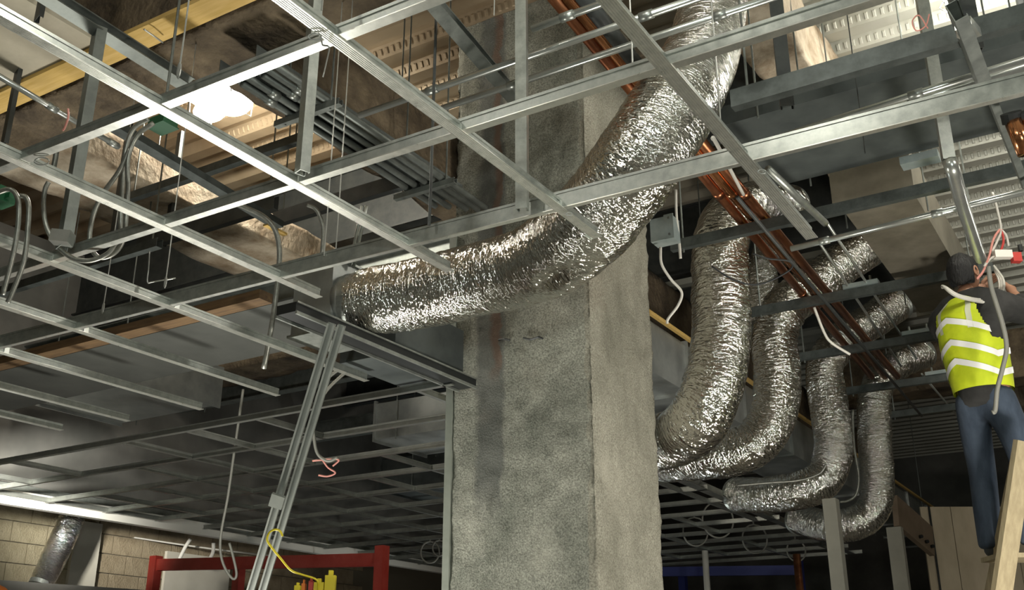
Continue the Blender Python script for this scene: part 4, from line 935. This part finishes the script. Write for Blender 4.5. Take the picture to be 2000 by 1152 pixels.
dl = (WRL - ELL) * .6 + MF * .06; chains += hand(WRL, dl, (MF * .5 - ML * .5 + ZU * .4), 1)
drr = (WRR - ELR) * .6 + MF * .06; chains += hand(WRR, drr, (MF * .5 + ML * .5 + ZU * .4), -1)
body = skin_obj('body', chains, SKIN, man)
# head merged into the body mesh
hcn = B(.065, 0, 1.645); hd = MB()
HF = (MF * 0.95 - ML * 0.1 + ZU * 0.18).normalized(); HL = ZU.cross(HF).normalized(); HU = HF.cross(HL).normalized()
def H(f, l, u): return hcn + HF * f + HL * l + HU * u
nu, nv = 28, 20; vs = []
for j in range(nv + 1):
    th = -math.pi / 2 + math.pi * j / nv
    for i in range(nu):
        ph = 2 * math.pi * i / nu; x, y, z = math.cos(th) * math.cos(ph), math.cos(th) * math.sin(ph), math.sin(th)
        f, l, u = x * .098, y * .074, z * .118
        if z < 0: f = f * (1 - .18 * -z) + .018 * -z; l *= 1 - .30 * (-z) ** 1.3          # jaw narrows
        if x > .6 and -.25 < z < .12 and abs(y) < .28: f += .022 * (1 - abs(y) / .28) * (1 - abs(z + .08) / .2 if abs(z + .08) < .2 else 0)   # nose
        if x > .6 and .08 < z < .25 and .2 < abs(y) < .6: f -= .006                         # eye sockets
        if x > .7 and -.5 < z < -.36 and abs(y) < .35: f += .005                            # lips
        vs.append(H(f, l, u))
hd.add(vs, [(j * nu + i, j * nu + (i + 1) % nu, (j + 1) * nu + (i + 1) % nu, (j + 1) * nu + i) for j in range(nv) for i in range(nu)])
for sgn in (-1, 1):                                                                        # ears
    c = H(-.004, sgn * .075, -.005)
    hd.add([c + HF * (.017 * math.cos(a) * k - .004) + HU * (.031 * math.sin(a) * k) + HL * sgn * (.010 * k) for k in (0.25, 1.0) for a in [i * math.pi / 6 for i in range(12)]] , [(i, (i + 1) % 12, 12 + (i + 1) % 12, 12 + i) for i in range(12)])
    hd.tube([c + HF * (.016 * math.cos(a) - .004) + HU * (.030 * math.sin(a)) + HL * sgn * .009 for a in [i * math.pi / 8 for i in range(17)]], .0055, 6)
tmp = hd.build('head_tmp', SKIN, man, smooth=True)
bmh = bmesh.new(); bmh.from_mesh(body.data); bmh.from_mesh(tmp.data); bmh.to_mesh(body.data); bmh.free()
body.data.polygons.foreach_set('use_smooth', [True] * len(body.data.polygons))
bpy.data.objects.remove(tmp)
for sgn in (-1, 1):
    e_ = H(.083, sgn * .031, .012); ob = MB().ellipsoid(e_, (.011, .011, .011), 12, 8).build('eye', M('eye', (0.7, 0.68, 0.62), rough=0.2), man, smooth=True)
    MB().ellipsoid(e_ + HF * .008, (.0055, .0055, .0055), 10, 6).build('iris', BLACK, ob, smooth=True)
    MB().tube([H(.092, sgn * .014, .034), H(.092, sgn * .03, .040), H(.080, sgn * .048, .034)], .004, 6).build('eyebrow', HAIRM, man)
hr = MB(); vs = []; fs = []
for j in range(nv + 1):
    th = -math.pi / 2 + math.pi * j / nv
    for i in range(nu):
        ph = 2 * math.pi * i / nu; x, y, z = math.cos(th) * math.cos(ph), math.cos(th) * math.sin(ph), math.sin(th)
        k = 1.0 + .05 * noise.noise(Vector((x * 6, y * 6, z * 6))); vs.append(H(x * .110 * k - .008, y * .086 * k, z * .130 * k + .002))
for j in range(nv):
    for i in range(nu):
        th = -math.pi / 2 + math.pi * (j + .5) / nv; ph = 2 * math.pi * (i + .5) / nu; x, y, z = math.cos(th) * math.cos(ph), math.cos(th) * math.sin(ph), math.sin(th)
        lim = .30 if x > .35 else (-.05 if (x > -.12) else -.62)
        if z > lim: fs.append((j * nu + i, j * nu + (i + 1) % nu, (j + 1) * nu + (i + 1) % nu, (j + 1) * nu + i))
hr.add(vs, fs); hair = hr.build('hair', HAIRM, man, smooth=True)
# shirt with long sleeves on the right, pushed-up sleeve on the left
skin_obj('shirt', [[(B(0, 0, .80), (.16, .145)), (B(0, 0, .90), (.155, .14)), (SP1, (.150, .13)), (CH, (.165, .135)), (B(.02, 0, 1.44), .075)],
    [(CH, (.165, .135)), (SHL, .085), (ELL, .062), (ELL.lerp(WRL, .22), .052)], [(CH, (.165, .135)), (SHR, .10), (SHR.lerp(ELR, .5), .085), (ELR, .072), (ELR.lerp(WRR, .8), .05)]], SHIRT, man)
skin_obj('jeans', [[(B(0, 0, .98), (.145, .12)), (B(-.01, 0, .90), (.155, .13))],
    [(B(-.01, 0, .90), (.155, .13)), (HPL - ZU * .08, .098), (KNL, .078), (KNL.lerp(ANL, .5), .075), (ANL - ZU * .01, .066), (ANL - ZU * .04, .064)], [(B(-.01, 0, .90), (.155, .13)), (HPR - ZU * .08, .098), (KNR, .078), (KNR.lerp(ANR, .5), .075), (ANR - ZU * .01, .066), (ANR - ZU * .04, .064)]], JEANS, man)
for an_, to_ in ((ANL, TOL), (ANR, TOR)):
    skin_obj('shoe', [[(an_ - MF * .03 - ZU * .03, (.045, .05)), (an_ + MF * .03 - ZU * .045, (.045, .042)), (to_ + ZU * .005, (.046, .032)), (to_ + MF * .05, (.036, .026))]], SHOE, man)
# vest: shell around the torso, open at the armholes and the front
def vpt(ph, z, k=1.0):
    t = (z - .92) / .54; rf = .155 + .012 * math.sin(t * math.pi) - .05 * max(0, t - .8) / .2; rl = (.165 + .03 * min(1, t / .7)) * (1 if t < .86 else 1 - (t - .86) * 2.6)
    wr = 1 + .02 * noise.noise(Vector((ph * 3, z * 9, 2)))
    return B(math.cos(ph) * rf * k * wr - .01 + (.03 * max(0, t - .85) / .15), math.sin(ph) * rl * k * wr, z)
def armhole(ph, z):
    a = abs((abs(math.degrees(ph)) % 360) - 90) if math.degrees(ph) <= 180 else abs(360 - math.degrees(ph) - 90)
    return z > 1.17 and ((z - 1.45) / .27) ** 2 + (a / 52) ** 2 < 1
nu2, nv2 = 160, 76; vs = [vpt(2 * math.pi * i / nu2, .92 + .555 * j / nv2) for j in range(nv2 + 1) for i in range(nu2)]
fs = []
for j in range(nv2):
    for i in range(nu2):
        ph = 2 * math.pi * (i + .5) / nu2; z = .92 + .555 * (j + .5) / nv2
        if armhole(ph, z) or min(ph, 2 * math.pi - ph) < .09 + max(0, z - 1.25) * 1.6: continue
        fs.append((j * nu2 + i, j * nu2 + (i + 1) % nu2, (j + 1) * nu2 + (i + 1) % nu2, (j + 1) * nu2 + i))
mb = MB(); mb.add(vs, fs); vest = mb.build('vest', VEST, man, smooth=True)
def band(fn, n, wd, name='reflective_band'):
    vs = []; fs = []; c = 0
    for i in range(n + 1):
        ph, z = fn(i / n)
        for dz in (-wd / 2, wd / 2): vs.append(vpt(ph, z + dz, 1.03))
    for i in range(n):
        ph, z = fn((i + .5) / n)
        if not (armhole(ph, z) or min(ph % (2 * math.pi), 2 * math.pi - ph % (2 * math.pi)) < .1): fs.append((2 * i, 2 * i + 2, 2 * i + 3, 2 * i + 1))
    mb = MB(); mb.add(vs, fs)
    ob = mb.build(name, REFL, vest, smooth=True)
def chev(t, z0, amp):
    dg_ = 70 + 250 * t; z = z0 - amp * abs(dg_ - 168) / 60
    if dg_ > 245: z = z0 - amp * 77 / 60 + amp * (dg_ - 245) / 90
    return (math.radians(dg_), z)
for z0, amp in ((1.32, .075), (1.19, .075), (1.08, .075)): band(lambda t, z0=z0, amp=amp: chev(t, z0, amp), 120, .036)
for deg in (152, 206): 
    vs = []; n = 16
    for i in range(n + 1):
        z = 1.25 + .20 * i / n
        for dd_ in (-4.5, 4.5): vs.append(vpt(math.radians(deg + dd_), z, 1.03))
    mb = MB(); mb.add(vs, [(2 * i, 2 * i + 2, 2 * i + 3, 2 * i + 1) for i in range(n)]); mb.build('shoulder_tape', M('dull tape', (0.60, 0.62, 0.45), rough=0.5), vest, smooth=True)
# cables slung round his neck and hanging down
for i in range(3):
    o_ = .012 * i
    pts = [B(.28, -.08, 1.70 + o_), B(.2, -.13 - o_, 1.60), B(.10, -.165 - o_, 1.50), B(.0, -.168 - o_, 1.435 - o_), B(-.08, -.125 - o_, 1.42 - o_), B(-.135 - o_, -.04, 1.46 - o_ * .5), B(-.125 - o_, .03, 1.53), B(-.06, .085, 1.56)]
    cable('neck_cable', pts, .0085, WHITEC, ['upper', 'middle', 'lower'][i] + ' cable of the loops slung round the worker\'s neck', 'cable', 'cables round the neck', seg=7)
cable('hanging_cable', [Pd(u, v, 5.55) for u, v in [(1930, 520), (1936, 560), (1945, 590), (1960, 640), (1966, 680), (1958, 720), (1948, 760), (1944, 800), (1938, 806)]], .0125, GREYC, 'thick grey cable hanging down the worker\'s back')
# wires and connectors in his hand
wc = Pd(1958, 497, 6.05)
for i, (pts, m, lab) in enumerate([([(1938, 375), (1948, 410), (1955, 448), (1948, 470), (1938, 490)], WHITEC, 'leftmost white wire rising from the worker\'s hand'), ([(1955, 448), (1965, 460), (1970, 480)], WHITEC, 'short white wire right above the worker\'s hand'),
        ([(1953, 448), (1944, 460), (1938, 475), (1932, 500), (1920, 530), (1908, 545)], PINKC, 'pink wire looping left from the worker\'s hand'), ([(1956, 448), (1960, 470), (1955, 490)], REDC, 'red wire into the worker\'s hand'), ([(1922, 520), (1935, 505), (1950, 498), (1962, 500)], WHITEC, 'white wire bending into the connector')]):
    cable('loose_wire', [Pd(u, v, 6.05) for u, v in pts], .007, m, lab, 'wire', seg=6)
cn = thing('wire_connector', wc, 'white and red wire connector at the worker\'s raised hand', 'connector')
MB().bar(wc - RT * .05, wc + RT * .05, .04, .045).build('white_body', WHITEP, cn)
MB().bar(wc + RT * .05 - ZU * .02, wc + RT * .10 - ZU * .02, .04, .055).build('red_cap', REDC, cn)
MB().tube([wc + RT * .11 + ZU * .02, wc + RT * .11 + ZU * .06], .013, 10).build('black_knob', BLACK, cn)
# ladder
lad = thing('stepladder', (fp.x, fp.y, 0), 'wooden stepladder under the worker at the lower right edge', 'ladder')
LF = MF; LL = ML
r0, r1 = Pd(2000, 862, 5.5), Pd(1957, 1152, 5.42); rd = (r1 - r0).normalized(); rfoot = r0 + rd * (r0.z / -rd.z)
for k_, o_ in enumerate((Vector((0, 0, 0)), RT * .55 + fh * .12)):
    MB().bar(r0 + o_, rfoot + o_ * 1.25, .105, .035, up=RT * .3 - fh).build('side_rail', WOOD, lad)
    rb_ = Vector((rfoot.x, rfoot.y, 0)) + o_ * 1.25 + fh * 1.25 + RT * .35; MB().bar(r0 + o_ + fh * .1 - ZU * .05, rb_, .07, .03, up=RT).build('rear_leg', WOOD, lad)
for k in range(9):
    z = FZ - .012 - k * .26
    if z < .1: break
    t_ = (r0.z - z) / (r0.z - rfoot.z); c = r0.lerp(rfoot, t_) + fh * .16; MB().bar(c - RT * .02, c + RT * .58, .24 if k == 0 else .13, .024).build('tread', WOOD, lad)

# ================================================================== lamps
def bulb_lamp():
    c = Pz(432, 208, 3.62); r = thing('ceiling_lamp', c, 'glowing lamp under the deck at the upper left', 'lamp')
    MB().box(tuple(c + Vector((-.20, -.12, .05))), tuple(c + Vector((.20, .12, .09)))).build('housing', GALVD, r)
    em = M('lamp glow', (1, 1, 1), rough=0.5, emit=(1.0, 0.93, 0.80), estr=120)
    MB().ellipsoid(c + Vector((-.09, -.01, -.01)), (.13, .09, .07), 18, 10).build('bulb', em, r, smooth=True)
    MB().ellipsoid(c + Vector((.11, .01, -.01)), (.13, .10, .07), 18, 10).build('bulb', em, r, smooth=True)
    MB().tube([c + Vector((0, 0, .09)), Vector((c.x, c.y, DECK))], .012, 8).build('stem', GALVD, r)
    for dx in (-.19, .19): MB().tube([c + Vector((dx, -.1, .05)), c + Vector((dx, -.09, -.09)), c + Vector((dx, .09, -.09)), c + Vector((dx, .1, .05))], .004, 5).build('guard_wire', WIRE, r)
    ld = bpy.data.lights.new('lamp_light', 'POINT'); ld.energy = 60; ld.color = (1.0, 0.93, 0.80); ld.shadow_soft_size = 0.12
    lo = bpy.data.objects.new('lamp_light', ld); col.objects.link(lo); lo.parent = r; lo.location = (0, 0, -.16)
bulb_lamp()
def work_light(loc, target, power, size, colr, label, spread=170):
    loc = Vector(loc); d = (Vector(target) - loc).normalized(); r = thing('work_light', (loc.x, loc.y, 0), label, 'work light', 'tripod work lights')
    head = loc - d * 0.03; sd = d.cross(ZU).normalized(); upv = sd.cross(d)
    MB().bar(head - d * .10, head - d * .01, size + .06, size * .6 + .06, up=upv).build('head', YEL, r)
    MB().bar(head - d * .01, head, size, size * .6, up=upv).build('lens', M('work lens ' + label[:8], (1, 1, 1), emit=colr, estr=power / 40), r)
    hub = Vector((loc.x, loc.y, max(.3, loc.z - .35))) - d * .1; MB().tube([hub, head - d * .08], .014, 8).build('mast', BLKST, r)
    for k in range(3):
        a = k * 2.094 + .4; MB().tube([hub, Vector((hub.x + .4 * math.cos(a), hub.y + .4 * math.sin(a), .01))], .012, 6).build('leg', BLKST, r)
    ld = bpy.data.lights.new('work_lamp', 'AREA'); ld.shape = 'RECTANGLE'; ld.size = size; ld.size_y = size * .6; ld.spread = math.radians(spread); ld.energy = power; ld.color = colr
    lo = bpy.data.objects.new('work_lamp', ld); col.objects.link(lo); lo.parent = r
    lo.location = loc + d * .01 - r.location; lo.rotation_euler = d.to_track_quat('-Z', 'Y').to_euler()
work_light((-4.2, 3.6, 0.85), (-3.7, 3.6, 4.5), 82, .7, (1.0, 0.97, 0.88), 'tripod light on the floor left of the column')
work_light((0.3, 4.2, 1.1), (-1.6, 6.0, 3.6), 80, .5, (1.0, 0.94, 0.84), 'tripod light on the floor right of the column')
work_light((1.6, -1.6, 2.0), (-2.0, 4.5, 3.2), 75, .6, (0.93, 1.0, 0.93), 'tall tripod light behind the viewer')
work_light((-6.4, 10.5, 1.1), (-4.8, 8.0, 4.0), 18, .5, (0.93, 1.0, 0.98), 'tripod light under the dim far ceiling')
work_light((-6.6, 3.3, 2.9), (-8.1, 5.4, 3.13), 13, .25, (1.0, 0.97, 0.88), 'small tripod light by the block wall', 28)
def string_lamp(p, power, label, colr=(1.0, 0.96, 0.86), rad=0.06):
    p = Vector(p); r = thing('string_lamp', p, label, 'lamp', 'temporary caged lamps')
    MB().ellipsoid(p, (rad, rad, rad * 1.2), 14, 8).build('bulb', M('string bulb', (1, 1, 1), emit=(1.0, 0.96, 0.86), estr=110), r, smooth=True)
    MB().tube([p + ZU * rad * 1.1, p + ZU * (rad + .09)], rad * .45, 10).build('socket', BLACK, r)
    MB().tube([p + ZU * (rad + .09), Vector((p.x, p.y, DECK))], .006, 6).build('cord', BLACK, r)
    for k in range(4):
        a = k * math.pi / 4; d_ = Vector((math.cos(a), math.sin(a), 0)) * rad * 1.5
        MB().tube([p + ZU * rad + d_ * .5, p + d_, p - ZU * rad * 1.7, p - d_, p + ZU * rad - d_ * .5], .003, 4).build('cage_wire', WIRE, r)
    ld = bpy.data.lights.new('string_light', 'POINT'); ld.energy = power; ld.color = colr; ld.shadow_soft_size = rad * 1.9
    lo = bpy.data.objects.new('string_light', ld); col.objects.link(lo); lo.parent = r; lo.location = (0, 0, -.001)
string_lamp(Pz(2012, 52, 3.45), 10, 'bright caged lamp at the upper right edge', rad=0.10)
string_lamp(Pz(1868, 6, 3.6), 4, 'small bright caged lamp at the top right', rad=0.06)
for i, (x, y, z) in enumerate([(-0.9, 1.7, 4.1), (2.0, 2.4, 4.5), (3.2, 5.0, 4.3), (-2.6, 0.4, 4.6), (1.0, -1.5, 4.4), (1.3, 6.6, 4.3), (0.9, 9.6, 4.3), (0.9, 3.4, 3.9)]):  # unseen lamps added for foil glints and fill on the upper column
    string_lamp((x, y, z), (40, 12, 12, 6, 12, 14, 14, 14)[i], ['caged lamp hung above the viewer', 'caged lamp hung to the right of the viewer', 'caged lamp hung far right by the wall', 'caged lamp hung to the left of the viewer', 'caged lamp hung behind the viewer', 'caged lamp hung right of the worker', 'caged lamp hung beyond the worker', 'low caged lamp hung right of the broad tee'][i])
